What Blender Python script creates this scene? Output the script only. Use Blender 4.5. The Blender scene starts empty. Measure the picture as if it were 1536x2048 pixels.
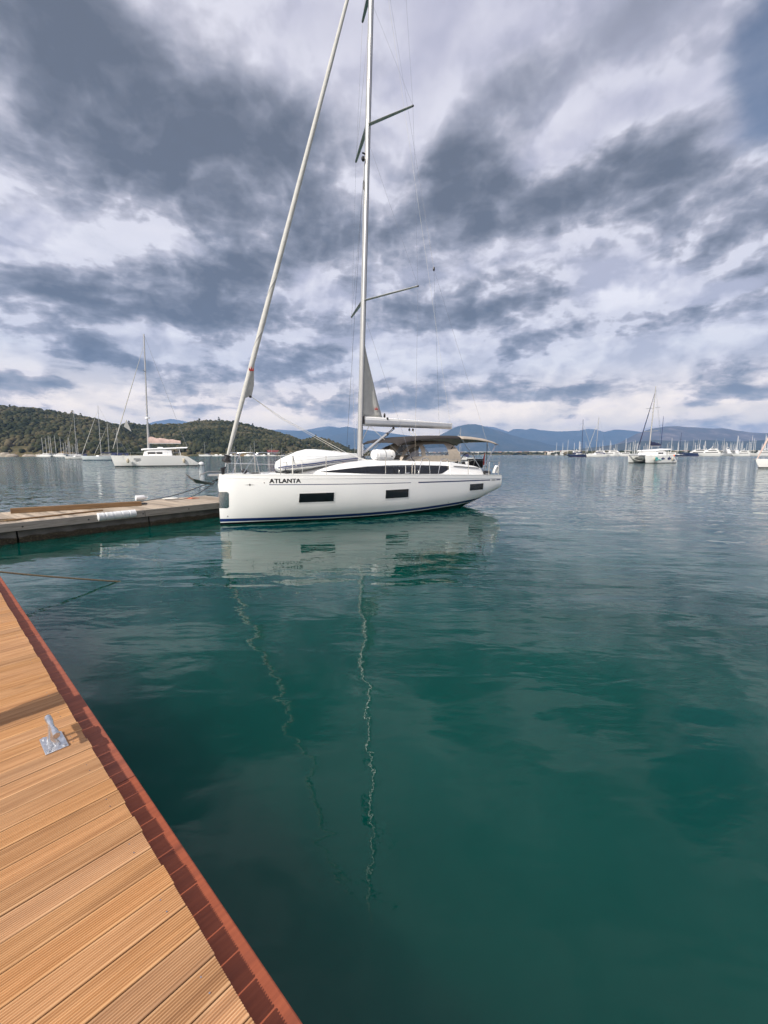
import bpy, math, random
import numpy as np
from mathutils import Vector, Matrix
random.seed(7); rng = np.random.default_rng(7)
S = bpy.context.scene; COL = S.collection
R = math.radians; PI = math.pi

# ------------------------------------------------------------ camera, light
FP = 840.0; TH = math.atan(116/FP); CAMH = 2.25
cd = bpy.data.cameras.new('camera'); cam = bpy.data.objects.new('camera', cd); COL.objects.link(cam)
cam.location = (0, 0, CAMH); cam.rotation_euler = (PI/2 - TH, 0, 0)
cd.sensor_fit = 'HORIZONTAL'; cd.sensor_width = 36; cd.lens = FP/1536*36
cd.clip_start = 0.05; cd.clip_end = 60000
S.camera = cam
S.view_settings.view_transform = 'Standard'; S.view_settings.look = 'None'
S.view_settings.exposure = 0.3; S.view_settings.gamma = 1
S.cycles.use_denoising = True
S.cycles.volume_bounces = 0
S.cycles.max_bounces = 8
SUN_AZ, SUN_EL = 220.0, 40.0        # the sun stands behind and to the left of the camera

def ray(px, py):
    x = (px-768)/FP; y = (1024-py)/FP
    return Vector((x, math.cos(TH)+y*math.sin(TH), -math.sin(TH)+y*math.cos(TH)))
def ground(px, py, z=0.0):
    d = ray(px, py); return Vector((0, 0, CAMH)) + d*((z-CAMH)/d.z)
def at(px, py, Y):
    d = ray(px, py); return Vector((0, 0, CAMH)) + d*(Y/d.y)
def azel(px, py):
    d = ray(px, py); return math.atan2(d.x, d.y), math.asin(d.z/d.length)

# node helpers
def nd(nt, typ, ins=None, **props):
    n = nt.nodes.new(typ)
    for k, v in props.items(): setattr(n, k, v)
    for k, v in (ins or {}).items():
        sock = n.inputs[k]
        if isinstance(v, bpy.types.NodeSocket): nt.links.new(v, sock)
        else: sock.default_value = v
    return n
def mth(nt, op, a, b=0.0, c=0.0, clamp=False):
    n = nd(nt, 'ShaderNodeMath', {0: a, 1: b, 2: c}, operation=op); n.use_clamp = clamp; return n.outputs[0]
def vm(nt, op, a, b=(0, 0, 0), scale=None):
    n = nd(nt, 'ShaderNodeVectorMath', {0: a, 1: b}, operation=op)
    if scale is not None:
        if isinstance(scale, bpy.types.NodeSocket): nt.links.new(scale, n.inputs['Scale'])
        else: n.inputs['Scale'].default_value = scale
    return n.outputs['Value' if op in ('LENGTH', 'DOT_PRODUCT', 'DISTANCE') else 'Vector']
def noise(nt, vec, scale, detail=4, rough=.5, dist=0, out='Fac'):
    n = nd(nt, 'ShaderNodeTexNoise', {'Scale': scale, 'Detail': detail, 'Roughness': rough, 'Distortion': dist})
    nt.links.new(vec, n.inputs['Vector']); return n.outputs[out]
def mr(nt, v, a, b, c=0.0, d=1.0, smooth=False):
    n = nd(nt, 'ShaderNodeMapRange', {'Value': v, 'From Min': a, 'From Max': b, 'To Min': c, 'To Max': d})
    if smooth: n.interpolation_type = 'SMOOTHSTEP'
    return n.outputs[0]
def mixc(nt, fac, a, b):
    n = nt.nodes.new('ShaderNodeMix'); n.data_type = 'RGBA'
    for s, v in ((n.inputs[0], fac), (n.inputs[6], a), (n.inputs[7], b)):
        if isinstance(v, bpy.types.NodeSocket): nt.links.new(v, s)
        else: s.default_value = v if not isinstance(v, tuple) or len(v) == 4 else v+(1,)
    return n.outputs[2]
def ramp(nt, fac, stops, interp='LINEAR'):
    n = nt.nodes.new('ShaderNodeValToRGB'); nt.links.new(fac, n.inputs[0]); cr = n.color_ramp; cr.interpolation = interp
    while len(cr.elements) < len(stops): cr.elements.new(.5)
    for e, (p, c) in zip(cr.elements, stops):
        e.position = p; e.color = (c, c, c, 1) if isinstance(c, (int, float)) else tuple(c)+(1,)
    return n.outputs[0]

# world: clear sky behind broken stratocumulus, laid out by compass bearing and height
W = bpy.data.worlds.new('World'); S.world = W; W.use_nodes = True
nt = W.node_tree; nt.nodes.clear()
geo = nd(nt, 'ShaderNodeTexCoord'); D = vm(nt, 'NORMALIZE', geo.outputs['Generated'])
sep = nd(nt, 'ShaderNodeSeparateXYZ', {0: D})
zc = mth(nt, 'MAXIMUM', sep.outputs[2], 0.0)
den = mth(nt, 'ADD', zc, 0.26)
pl = nd(nt, 'ShaderNodeCombineXYZ', {0: mth(nt, 'DIVIDE', sep.outputs[0], den), 1: mth(nt, 'DIVIDE', sep.outputs[1], den), 2: 3.7}).outputs[0]
warp = vm(nt, 'SUBTRACT', noise(nt, pl, 1.3, 3, .5, 0, 'Color'), (.5, .5, .5))
plw = vm(nt, 'ADD', pl, vm(nt, 'SCALE', warp, scale=.35))
big = noise(nt, plw, 1.15, 9, .5)
fine = noise(nt, vm(nt, 'ADD', plw, (5.2, 1.3, 0)), 2.6, 10, .58)
lit = noise(nt, vm(nt, 'ADD', plw, (5.2+.07, 1.3+.085, 0)), 2.6, 10, .58)
az = mth(nt, 'ARCTAN2', sep.outputs[0], sep.outputs[1]); el = mth(nt, 'ARCSINE', sep.outputs[2])
ae0 = nd(nt, 'ShaderNodeCombineXYZ', {0: az, 1: el, 2: 0.0}).outputs[0]
w2 = vm(nt, 'SUBTRACT', noise(nt, pl, 2.2, 6, .6, 0, 'Color'), (.5, .5, .5))
wk = mth(nt, 'ADD', .06, mth(nt, 'MULTIPLY', zc, .22))
ae = vm(nt, 'MULTIPLY', vm(nt, 'ADD', ae0, vm(nt, 'SCALE', w2, scale=wk)), (1, 1, 0))
#        px    py   rx   ry  tilt amp
BLOBS = [(230, 120, 420, 190, -25, .42), (300, 330, 330, 150, -30, .75), (560, 420, 280, 140, -20, .6), (540, 290, 240, 150, -30, .5), (130, 60, 300, 160, 0, .2),
         (60, 300, 260, 200, 0, .3), (640, 300, 200, 160, 0, .35),
         (140, 570, 210, 85, -5, .75), (430, 620, 210, 85, -12, .8), (600, 735, 200, 60, -8, .55), (520, 560, 120, 70, -20, .25),
         (1090, 400, 380, 120, 3, .85), (940, 330, 210, 120, 25, .3), (1380, 400, 260, 110, -5, .5), (1500, 480, 200, 80, 0, .1), (880, 380, 130, 120, 0, .3), (940, 610, 210, 70, 5, .75), (1060, 680, 110, 40, 12, .7),
         (1270, 640, 160, 38, 4, .7), (1440, 620, 130, 36, 12, .3), (50, 775, 140, 34, 0, .7), (200, 720, 150, 30, 0, .5), (1450, 720, 240, 30, 0, .1),
         (650, 815, 240, 26, 0, .4), (1100, 790, 300, 26, 3, .45), (1480, 790, 180, 20, 0, .45), (420, 745, 120, 30, -10, .4), (800, 500, 60, 40, 0, .2),
         (900, 790, 140, 26, 0, .3), (1420, 500, 200, 50, 0, .2), (1000, 845, 200, 12, 0, .2),
         (370, 480, 130, 40, -15, -.32), (640, 560, 90, 60, -40, -.5), (1200, 260, 270, 70, 8, -.7), (1440, 300, 130, 80, 20, -.35), (1150, 110, 300, 90, 10, .22),
         (860, 110, 200, 170, 60, -.4), (650, 40, 120, 90, 0, -.3), (1000, 70, 260, 120, 0, -.22), (330, 700, 90, 60, -10, -.25), (400, 735, 60, 30, -20, -.3), (1450, 570, 150, 34, 10, -.6),
         (120, 800, 170, 22, 0, -.35), (1260, 560, 200, 60, 0, -.35), (1150, 730, 300, 30, 0, -.25), (60, 480, 130, 50, 10, -.3), (1240, 830, 400, 14, 0, -.3), (1430, 690, 240, 70, 0, -.35), (1130, 740, 160, 40, 0, -.25), (1480, 500, 160, 60, 0, -.15), (60, 690, 120, 30, -10, -.25)]
def blob(px, py, rx, ry, tilt, amp):
    a0, e0 = azel(px, py); a1, _ = azel(px+rx, py); a2, _ = azel(px-rx, py); _, e1 = azel(px, py-ry); _, e2 = azel(px, py+ry)
    m = nd(nt, 'ShaderNodeMapping', vector_type='TEXTURE'); nt.links.new(ae, m.inputs[0])
    m.inputs['Location'].default_value = (a0, e0, 0); m.inputs['Rotation'].default_value = (0, 0, R(tilt))
    m.inputs['Scale'].default_value = (abs(a1-a2)/2, abs(e1-e2)/2, 1)
    return mr(nt, vm(nt, 'LENGTH', m.outputs[0]), 0.15, 1.15, amp, 0.0, True)
fld = None
for b in BLOBS:
    v = blob(*b); fld = v if fld is None else mth(nt, 'ADD', fld, v)
lowp = nd(nt, 'ShaderNodeCombineXYZ', {0: mth(nt, 'MULTIPLY', az, 3.2), 1: mth(nt, 'MULTIPLY', el, 9.0), 2: 1.7}).outputs[0]
lowp = vm(nt, 'ADD', lowp, vm(nt, 'SCALE', vm(nt, 'SUBTRACT', noise(nt, lowp, 1.5, 4, .6, 0, 'Color'), (.5, .5, .5)), scale=.5))
low = noise(nt, lowp, 1.6, 9, .6); lowl = noise(nt, vm(nt, 'ADD', lowp, (-.07, .10, 0)), 1.6, 9, .6)
lw = mr(nt, el, .05, .75, 1.0, .0, True)
base = mth(nt, 'ADD', mth(nt, 'ADD', fld, mth(nt, 'ADD', mr(nt, el, .1, .8, .28, .40), mth(nt, 'MULTIPLY', lw, mth(nt, 'MULTIPLY', mth(nt, 'SUBTRACT', low, .5), 2.3)))), mth(nt, 'MULTIPLY', mth(nt, 'MULTIPLY', mth(nt, 'SUBTRACT', big, .5), 1.15), mth(nt, 'SUBTRACT', 1.0, mth(nt, 'MULTIPLY', lw, .7))))
# puffs: smooth fractal cells, and the same field a little towards the light for lit rims
dsv = vm(nt, 'ADD', vm(nt, 'MULTIPLY', D, (1, 1, 1.5)), vm(nt, 'SCALE', vm(nt, 'SUBTRACT', noise(nt, D, 5.0, 5, .55, 0, 'Color'), (.5, .5, .5)), scale=.16))
def puffs(v):
    n = nd(nt, 'ShaderNodeTexVoronoi', feature='F1', normalize=True); nt.links.new(v, n.inputs['Vector'])
    for k, q in (('Scale', 5.5), ('Detail', 3.0), ('Roughness', .5), ('Lacunarity', 2.2)): n.inputs[k].default_value = q
    return n.outputs['Distance']
pf = puffs(dsv); pf2 = puffs(vm(nt, 'ADD', dsv, (-.022, 0, .038)))
pw = mr(nt, el, .35, .8, 1.0, .3)
pden = mth(nt, 'MULTIPLY', mth(nt, 'SUBTRACT', .33, pf), pw); prel = mth(nt, 'MULTIPLY', mth(nt, 'SUBTRACT', pf, pf2), pw)
rel = mth(nt, 'ADD', mth(nt, 'MULTIPLY', mth(nt, 'MULTIPLY', mth(nt, 'SUBTRACT', lit, fine), 2.0), mth(nt, 'SUBTRACT', 1.0, lw)), mth(nt, 'MULTIPLY', mth(nt, 'MULTIPLY', mth(nt, 'SUBTRACT', low, lowl), 1.6), lw))
rel = mth(nt, 'ADD', rel, mth(nt, 'MULTIPLY', prel, 4.5))
base = mth(nt, 'ADD', base, mth(nt, 'MULTIPLY', pden, 1.2))
edge = nd(nt, 'ShaderNodeMapRange', {'Value': mth(nt, 'ADD', base, mth(nt, 'MULTIPLY', mth(nt, 'SUBTRACT', fine, .5), .6)), 'From Min': mr(nt, el, .2, .7, .15, -.2), 'From Max': mr(nt, el, .2, .7, .6, 1.05)}, interpolation_type='SMOOTHSTEP').outputs[0]
inner = mth(nt, 'ADD', mth(nt, 'ADD', mr(nt, base, .22, 1.5, 0, 1), rel), mth(nt, 'MULTIPLY', mth(nt, 'SUBTRACT', fine, .5), .75), clamp=True)
shade = ramp(nt, inner, [(0, (.68, .67, .74)), (.2, (.42, .415, .48)), (.45, (.26, .27, .325)), (.72, (.165, .177, .215)), (1, (.115, .127, .158))])
thin = ramp(nt, mth(nt, 'ADD', fine, mth(nt, 'MULTIPLY', rel, .5)), [(.3, (.86, .84, .88)), (.5, (.64, .63, .71)), (.68, (.44, .445, .54))])
cloud = mixc(nt, edge, thin, shade)
cov2 = edge
cloud = mixc(nt, mth(nt, 'MULTIPLY', mr(nt, el, .30, .75, .1, .75), mth(nt, 'SUBTRACT', 1.0, cov2)), cloud, (.40, .395, .50, 1))
# warm bright gap low over the horizon, blue-grey sky between
warm = mr(nt, el, 0.0, .26, 1, 0)
cloud = mixc(nt, mth(nt, 'MULTIPLY', mth(nt, 'MULTIPLY', warm, mth(nt, 'SUBTRACT', 1.0, cov2)), .8), cloud, (.74, .73, .72, 1))
cloud = mixc(nt, mr(nt, el, .02, .2, 1.0, 0, True), cloud, vm(nt, 'MULTIPLY', cloud, (2.9, 2.35, 1.6)))
sky = nd(nt, 'ShaderNodeTexSky', sky_type='NISHITA', sun_disc=False, sun_elevation=R(SUN_EL), sun_rotation=R(SUN_AZ), air_density=1.0, dust_density=1.0)
gapb = blob(1580, 120, 300, 260, -50, 1.35); gap2 = blob(1120, 20, 120, 60, -30, .5)
gap = mr(nt, mth(nt, 'ADD', mth(nt, 'ADD', gapb, gap2), mth(nt, 'MULTIPLY', mth(nt, 'SUBTRACT', .5, fine), 2.2)), .2, 1.0, 0, .8, True)
bgc = nd(nt, 'ShaderNodeBackground', {'Color': cloud, 'Strength': 1.0})
bgs = nd(nt, 'ShaderNodeBackground', {'Color': sky.outputs[0], 'Strength': 0.07})
mx = nd(nt, 'ShaderNodeMixShader', {0: gap}); nt.links.new(bgc.outputs[0], mx.inputs[1]); nt.links.new(bgs.outputs[0], mx.inputs[2])
wo = nd(nt, 'ShaderNodeOutputWorld'); nt.links.new(mx.outputs[0], wo.inputs[0])
W.cycles.sampling_method = 'MANUAL'; W.cycles.sample_map_resolution = 512

sl = bpy.data.lights.new('sun', 'SUN'); sl.energy = 5.0; sl.angle = R(.6); sl.color = (1, .94, .85)
so = bpy.data.objects.new('sun', sl); COL.objects.link(so)
a = R(SUN_AZ); e = R(SUN_EL)
so.rotation_euler = Vector((math.sin(a)*math.cos(e), math.cos(a)*math.cos(e), math.sin(e))).to_track_quat('Z', 'Y').to_euler()

# ------------------------------------------------------------ mesh helpers
class MB:
    def __init__(s): s.v = []; s.f = []; s.m = []
    def add(s, vs, fs, mi=0):
        o = len(s.v); s.v += [tuple(v) for v in vs]; s.f += [tuple(i+o for i in f) for f in fs]; s.m += [mi]*len(fs); return s
    def box(s, c, d, rz=0, mi=0, M=None, bev=0):
        x, y, z = d[0]/2, d[1]/2, d[2]/2; b = min(bev, x*.9, y*.9, z*.9)
        if M is None: M = Matrix.Translation(c) @ Matrix.Rotation(rz, 4, 'Z')
        if b <= 0:
            vs = [M @ Vector((i*x, j*y, k*z)) for k in (-1, 1) for i, j in ((-1, -1), (1, -1), (1, 1), (-1, 1))]
            s.add(vs, [(3, 2, 1, 0), (4, 5, 6, 7), (0, 1, 5, 4), (1, 2, 6, 5), (2, 3, 7, 6), (3, 0, 4, 7)], mi)
        else:
            rings = []
            for k, (ix, zz) in enumerate(((b, -z), (0, -z+b), (0, z-b), (b, z))):
                X, Y = x-ix, y-ix; c_ = b*.6
                rings.append([M @ Vector(p+(zz,)) for p in ((-X+c_, -Y), (X-c_, -Y), (X, -Y+c_), (X, Y-c_), (X-c_, Y), (-X+c_, Y), (-X, Y-c_), (-X, -Y+c_))])
            s.loft(rings, True, True, mi)
        return s
    def loft(s, rings, closed=True, caps=False, mi=0):
        n = len(rings[0]); vs = [p for r in rings for p in r]; fs = []
        for i in range(len(rings)-1):
            for j in range(n if closed else n-1):
                k = (j+1) % n; fs.append((i*n+j, i*n+k, (i+1)*n+k, (i+1)*n+j))
        if caps: fs.append(tuple(range(n))[::-1]); fs.append(tuple((len(rings)-1)*n+j for j in range(n)))
        return s.add(vs, fs, mi)
    def tube(s, pts, r, n=8, mi=0, caps=True, rad2=None):
        pts = [Vector(p) for p in pts]; rr = r if isinstance(r, (list, tuple)) else [r]*len(pts)
        rings = []; up = None
        for i, p in enumerate(pts):
            t = (pts[min(i+1, len(pts)-1)]-pts[max(i-1, 0)]).normalized()
            if up is None:
                up = Vector((0, 0, 1)) if abs(t.z) < .9 else Vector((1, 0, 0))
            a_ = t.cross(up).normalized(); b_ = a_.cross(t).normalized(); up = b_
            q = rad2 if rad2 else 1.0
            rings.append([p+a_*(rr[i]*math.cos(2*PI*k/n))+b_*(rr[i]*q*math.sin(2*PI*k/n)) for k in range(n)])
        return s.loft(rings, True, caps, mi)
    def ball(s, c, r, nu=12, nv=8, mi=0):
        c = Vector(c); r = Vector(r) if not isinstance(r, (int, float)) else Vector((r, r, r)); rings = []
        for i in range(nv+1):
            t = PI*min(max(i/nv, .02), .98)
            rings.append([c+Vector((r.x*math.sin(t)*math.cos(2*PI*k/nu), r.y*math.sin(t)*math.sin(2*PI*k/nu), -r.z*math.cos(t))) for k in range(nu)])
        return s.loft(rings, True, True, mi)
    def poly(s, pts, th, nrm, mi=0):          # flat plate with thickness along nrm
        n = len(pts); nrm = Vector(nrm)*th; a_ = [Vector(p) for p in pts]; b_ = [p+nrm for p in a_]
        return s.add(a_+b_, [tuple(range(n))[::-1], tuple(range(n, 2*n))]+[(i, (i+1) % n, n+(i+1) % n, n+i) for i in range(n)], mi)
    def grid(s, rows, mi=0):
        return s.loft(rows, False, False, mi)
    def build(s, name, mats, parent=None, smooth=True, loc=None, auto=35):
        me = bpy.data.meshes.new(name); me.from_pydata(s.v, [], s.f)
        for m in (mats if isinstance(mats, (list, tuple)) else [mats]): me.materials.append(m)
        me.polygons.foreach_set('material_index', s.m)
        me.validate(); me.update()
        import bmesh
        bm = bmesh.new(); bm.from_mesh(me); bmesh.ops.recalc_face_normals(bm, faces=bm.faces)
        if smooth:
            for f_ in bm.faces: f_.smooth = True
            for e_ in bm.edges:
                if len(e_.link_faces) == 2 and e_.calc_face_angle(0) > R(auto): e_.smooth = False
        bm.to_mesh(me); bm.free()
        o = bpy.data.objects.new(name, me); COL.objects.link(o)
        if loc is not None: o.location = loc
        if parent: o.parent = parent
        return o
def tag(o, label=None, cat=None, group=None, kind=None):
    if label: o['label'] = label
    if cat: o['category'] = cat
    if group: o['group'] = group
    if kind: o['kind'] = kind
    return o
def thing(name, label, cat, loc=(0, 0, 0), rz=0, group=None):
    o = bpy.data.objects.new(name, None); COL.objects.link(o); o.location = loc; o.rotation_euler = (0, 0, rz)
    o.empty_display_size = .2
    return tag(o, label, cat, group)
def dup(o, parent=None):
    c = o.copy(); COL.objects.link(c)
    if parent: c.parent = parent
    for ch in [x for x in o.children]: dup(ch, c)
    return c

# ------------------------------------------------------------ materials
def mat(name, col, rough=.5, metal=0, noise_amt=0.0, nscale=5, bump=0.0, bscale=20, spec=.5, coat=0):
    m = bpy.data.materials.new(name); m.use_nodes = True; t = m.node_tree; b = t.nodes['Principled BSDF']
    b.inputs['Base Color'].default_value = tuple(col)+(1,); b.inputs['Roughness'].default_value = rough
    b.inputs['Metallic'].default_value = metal; b.inputs['Specular IOR Level'].default_value = spec
    b.inputs['Coat Weight'].default_value = coat
    tc = nd(t, 'ShaderNodeTexCoord')
    if noise_amt:
        f_ = noise(t, tc.outputs['Object'], nscale, 5, .6)
        c = mixc(t, mr(t, f_, .3, .7), tuple(x*(1-noise_amt) for x in col)+(1,), tuple(min(1, x*(1+noise_amt)) for x in col)+(1,))
        t.links.new(c, b.inputs['Base Color'])
    if bump:
        f_ = noise(t, tc.outputs['Object'], bscale, 4, .6)
        bp = nd(t, 'ShaderNodeBump', {'Strength': 1.0, 'Distance': bump, 'Height': f_}); t.links.new(bp.outputs[0], b.inputs['Normal'])
    return m
M = {}
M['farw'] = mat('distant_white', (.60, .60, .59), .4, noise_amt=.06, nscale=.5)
M['white'] = mat('gelcoat_white', (.84, .84, .83), .28, noise_amt=.03, nscale=1.5)
M['deckw'] = mat('deck_white', (.78, .78, .75), .5, noise_amt=.04, nscale=4, bump=.0005, bscale=200)
M['alu'] = mat('aluminium', (.50, .51, .52), .38, .55, noise_amt=.06, nscale=3)
M['mast'] = mat('mast_alu', (.47, .47, .465), .33, .5, noise_amt=.05, nscale=2)
M['steel'] = mat('steel', (.62, .63, .64), .18, 1.0)
M['galv'] = mat('galvanised', (.62, .63, .65), .32, .9, noise_amt=.25, nscale=40, bump=.001, bscale=60)
M['black'] = mat('black_plastic', (.015, .015, .018), .35)
M['glass'] = mat('dark_glass', (.006, .007, .009), .06, spec=.6)
M['navy'] = mat('navy_paint', (.012, .025, .11), .35)
M['navyc'] = mat('navy_canvas', (.012, .018, .06), .85, noise_amt=.3, nscale=8)
M['canvas'] = mat('beige_canvas', (.40, .345, .285), .9, noise_amt=.12, nscale=9, bump=.004, bscale=9)
M['dcanvas'] = mat('dark_canvas', (.028, .024, .024), .9, noise_amt=.2, nscale=9, bump=.004, bscale=9)
M['cloth'] = mat('white_cover', (.66, .67, .67), .7, noise_amt=.08, nscale=4, bump=.02, bscale=5)
M['spar'] = mat('spar_alu', (.50, .50, .49), .4, .1); M['galvd'] = mat('dull_galvanised', (.22, .22, .22), .5, .3, noise_amt=.2, nscale=20)
M['sail'] = mat('sailcloth', (.47, .465, .44), .75, noise_amt=.08, nscale=5, bump=.01, bscale=8)
M['psail'] = mat('pink_sailbag', (.58, .43, .38), .85, noise_amt=.15, nscale=1.5, bump=.15, bscale=1.4)
M['rope'] = mat('white_rope', (.62, .61, .57), .8, noise_amt=.15, nscale=60)
M['drope'] = mat('dark_rope', (.03, .03, .035), .85, noise_amt=.3, nscale=60)
M['brope'] = mat('brown_rope', (.13, .09, .05), .9, noise_amt=.5, nscale=50)
M['red'] = mat('red', (.45, .03, .025), .6); M['dred'] = mat('dull_red', (.16, .035, .03), .8, noise_amt=.2)
M['tube'] = mat('hypalon', (.62, .63, .62), .5, noise_amt=.05, nscale=3)
M['tubeg'] = mat('hull_grey', (.36, .38, .39), .5, noise_amt=.1, nscale=3)
M['teak'] = mat('teak', (.32, .2, .1), .7, noise_amt=.2, nscale=12)
M['orange'] = mat('orange', (.62, .16, .08), .6, noise_amt=.1)
M['teal'] = mat('teal', (.08, .42, .40), .5)
M['fend'] = mat('cream_fender', (.50, .44, .33), .6, noise_amt=.1)
M['ltg'] = mat('light_grey', (.35, .36, .37), .5)
M['stone'] = mat('rock', (.30, .26, .21), .9, noise_amt=.4, nscale=.3)
def mat_vinyl():
    m = bpy.data.materials.new('clear_vinyl'); m.use_nodes = True; t = m.node_tree; t.nodes.clear()
    a_ = nd(t, 'ShaderNodeBsdfTransparent', {'Color': (.86, .88, .9, 1)}); g = nd(t, 'ShaderNodeBsdfGlossy', {'Color': (.8, .8, .8, 1), 'Roughness': .12})
    tc = nd(t, 'ShaderNodeTexCoord'); bp = nd(t, 'ShaderNodeBump', {'Distance': .02, 'Height': noise(t, tc.outputs['Object'], 4, 3)}); t.links.new(bp.outputs[0], g.inputs['Normal'])
    fr = nd(t, 'ShaderNodeFresnel', {'IOR': 1.5}); k = mth(t, 'ADD', fr.outputs[0], .12, clamp=True)
    x = nd(t, 'ShaderNodeMixShader', {0: k}); t.links.new(a_.outputs[0], x.inputs[1]); t.links.new(g.outputs[0], x.inputs[2])
    o = nd(t, 'ShaderNodeOutputMaterial'); t.links.new(x.outputs[0], o.inputs[0]); return m
M['vinyl'] = mat_vinyl()
def mat_water():
    m = bpy.data.materials.new('sea_water'); m.use_nodes = True; t = m.node_tree; b = t.nodes['Principled BSDF']
    b.inputs['Roughness'].default_value = .02; b.inputs['IOR'].default_value = 1.333
    b.subsurface_method = 'BURLEY'; b.inputs['Subsurface Weight'].default_value = 1.0; b.inputs['Subsurface Radius'].default_value = (1, 1, 1); b.inputs['Subsurface Scale'].default_value = 4.0
    tc = nd(t, 'ShaderNodeTexCoord'); P = tc.outputs['Object']
    sp = nd(t, 'ShaderNodeSeparateXYZ', {0: P}); yy = sp.outputs[1]
    dist = vm(t, 'LENGTH', P)
    # murk: slightly varying green
    f_ = noise(t, P, .25, 3, .5)
    t.links.new(mixc(t, mr(t, f_, .3, .7), (.000, .032, .025, 1), (.000, .050, .040, 1)), b.inputs['Base Color'])
    Ps = vm(t, 'MULTIPLY', P, (.8, 1.25, 1))
    rotm = nd(t, 'ShaderNodeMapping'); t.links.new(P, rotm.inputs[0]); rotm.inputs['Rotation'].default_value = (0, 0, R(22)); rotm.inputs['Scale'].default_value = (.6, 1.5, 1)
    Pr = rotm.outputs[0]
    h = mth(t, 'MULTIPLY', noise(t, Pr, .45, 2, .45, .4), .055)
    patch = mr(t, noise(t, P, .12, 2, .5), .35, .65, .35, 1.0)
    h = mth(t, 'ADD', h, mth(t, 'MULTIPLY', mth(t, 'MULTIPLY', noise(t, Pr, 1.5, 2, .5, .6), .016), patch))
    cx = mr(t, sp.outputs[0], 0, 8, 0.0, 1.0); near = mr(t, dist, 3.0, 16.0, 0.55, 1.0)
    mid = mth(t, 'MULTIPLY', mth(t, 'MULTIPLY', noise(t, Ps, 3.2, 2, .5, .3), .0065), mth(t, 'MULTIPLY', near, patch))
    h = mth(t, 'ADD', h, mid)
    chop = mr(t, dist, 16.0, 45.0, 0.0, 1.0)
    h = mth(t, 'ADD', h, mth(t, 'MULTIPLY', mth(t, 'ADD', mth(t, 'MULTIPLY', noise(t, Ps, 1.0, 3, .6, .2), .10), mth(t, 'MULTIPLY', noise(t, Ps, 4.5, 3, .6, .2), .022)), chop))
    h = mth(t, 'ADD', h, mth(t, 'MULTIPLY', mth(t, 'MULTIPLY', noise(t, Ps, 13, 2, .5), .0011), patch))
    bp = nd(t, 'ShaderNodeBump', {'Strength': 1.0, 'Distance': 1.0, 'Height': h}); # beyond the calm patch the wavelets are finer than a pixel: tilt the normal by the wave slope itself
    c1_ = vm(t, 'SUBTRACT', noise(t, Ps, 1.3, 2, .5, .3, 'Color'), (.5, .5, .5)); c2_ = vm(t, 'SUBTRACT', noise(t, Ps, 5.0, 2, .5, .3, 'Color'), (.5, .5, .5))
    gust = mr(t, noise(t, P, .035, 3, .5), .35, .65, .6, 1.15)
    sl_ = vm(t, 'MULTIPLY', vm(t, 'ADD', vm(t, 'SCALE', c1_, scale=.62), vm(t, 'SCALE', c2_, scale=.75)), (1, 1, 0))
    sl_ = vm(t, 'SCALE', sl_, scale=mth(t, 'MULTIPLY', mth(t, 'ADD', mr(t, dist, 9.0, 42.0, .015, .65), mr(t, dist, 42.0, 160.0, 0.0, 1.6)), gust))
    nn_ = vm(t, 'NORMALIZE', vm(t, 'ADD', bp.outputs[0], sl_)); t.links.new(nn_, b.inputs['Normal'])
    t.links.new(mr(t, dist, 30, 300, .02, .12), b.inputs['Roughness'])
    return m
M['water'] = mat_water()
def mat_plank(name, c1, c2, c3, gray=0.0, grain_axis=0, var=(.88, 1.1)):
    m = bpy.data.materials.new(name); m.use_nodes = True; t = m.node_tree; b = t.nodes['Principled BSDF']
    b.inputs['Roughness'].default_value = .62; b.inputs['Specular IOR Level'].default_value = .3
    tc = nd(t, 'ShaderNodeTexCoord'); oi = nd(t, 'ShaderNodeObjectInfo')
    off = nd(t, 'ShaderNodeCombineXYZ', {0: mth(t, 'MULTIPLY', oi.outputs['Random'], 37.0), 1: mth(t, 'MULTIPLY', oi.outputs['Random'], 91.0), 2: 0.0}).outputs[0]
    P = vm(t, 'ADD', tc.outputs['Object'], off)
    sc = (1.2, 22, 22) if grain_axis == 0 else (22, 1.2, 22)
    g = noise(t, vm(t, 'MULTIPLY', P, sc), 2.2, 6, .62, .6)
    g2 = noise(t, vm(t, 'MULTIPLY', P, tuple(x*.22 for x in sc)), 3, 3, .5, 1.0)
    c = mixc(t, mr(t, g, .32, .68), c1+(1,), c2+(1,)); c = mixc(t, mr(t, g2, .5, .75, 0, .75), c, c3+(1,))
    hs = nd(t, 'ShaderNodeHueSaturation', {'Value': mr(t, oi.outputs['Random'], 0, 1, *var), 'Saturation': mr(t, mth(t, 'FRACT', mth(t, 'MULTIPLY', oi.outputs['Random'], 7.3)), 0, 1, .95, 1.05), 'Hue': mr(t, mth(t, 'FRACT', mth(t, 'MULTIPLY', oi.outputs['Random'], 13.7)), 0, 1, .4985, .5005), 'Color': c})
    # knots
    vo = nd(t, 'ShaderNodeTexVoronoi', {'Scale': 1.0}); t.links.new(vm(t, 'MULTIPLY', P, (1.6, 7.0, 1) if grain_axis == 0 else (7.0, 1.6, 1)), vo.inputs['Vector'])
    kn = mr(t, vo.outputs['Distance'], .03, .11, .75, 0.0)
    c = mixc(t, kn, hs.outputs[0], tuple(x*.35 for x in c1)+(1,))
    t.links.new(c, b.inputs['Base Color'])
    bp = nd(t, 'ShaderNodeBump', {'Strength': 1.0, 'Distance': .0012, 'Height': g}); t.links.new(bp.outputs[0], b.inputs['Normal'])
    return m
M['plank'] = mat_plank('decking', (.43, .225, .098), (.59, .345, .17), (.32, .16, .072))
M['board'] = mat_plank('hardwood_board', (.215, .062, .033), (.29, .088, .046), (.145, .045, .028))
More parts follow.
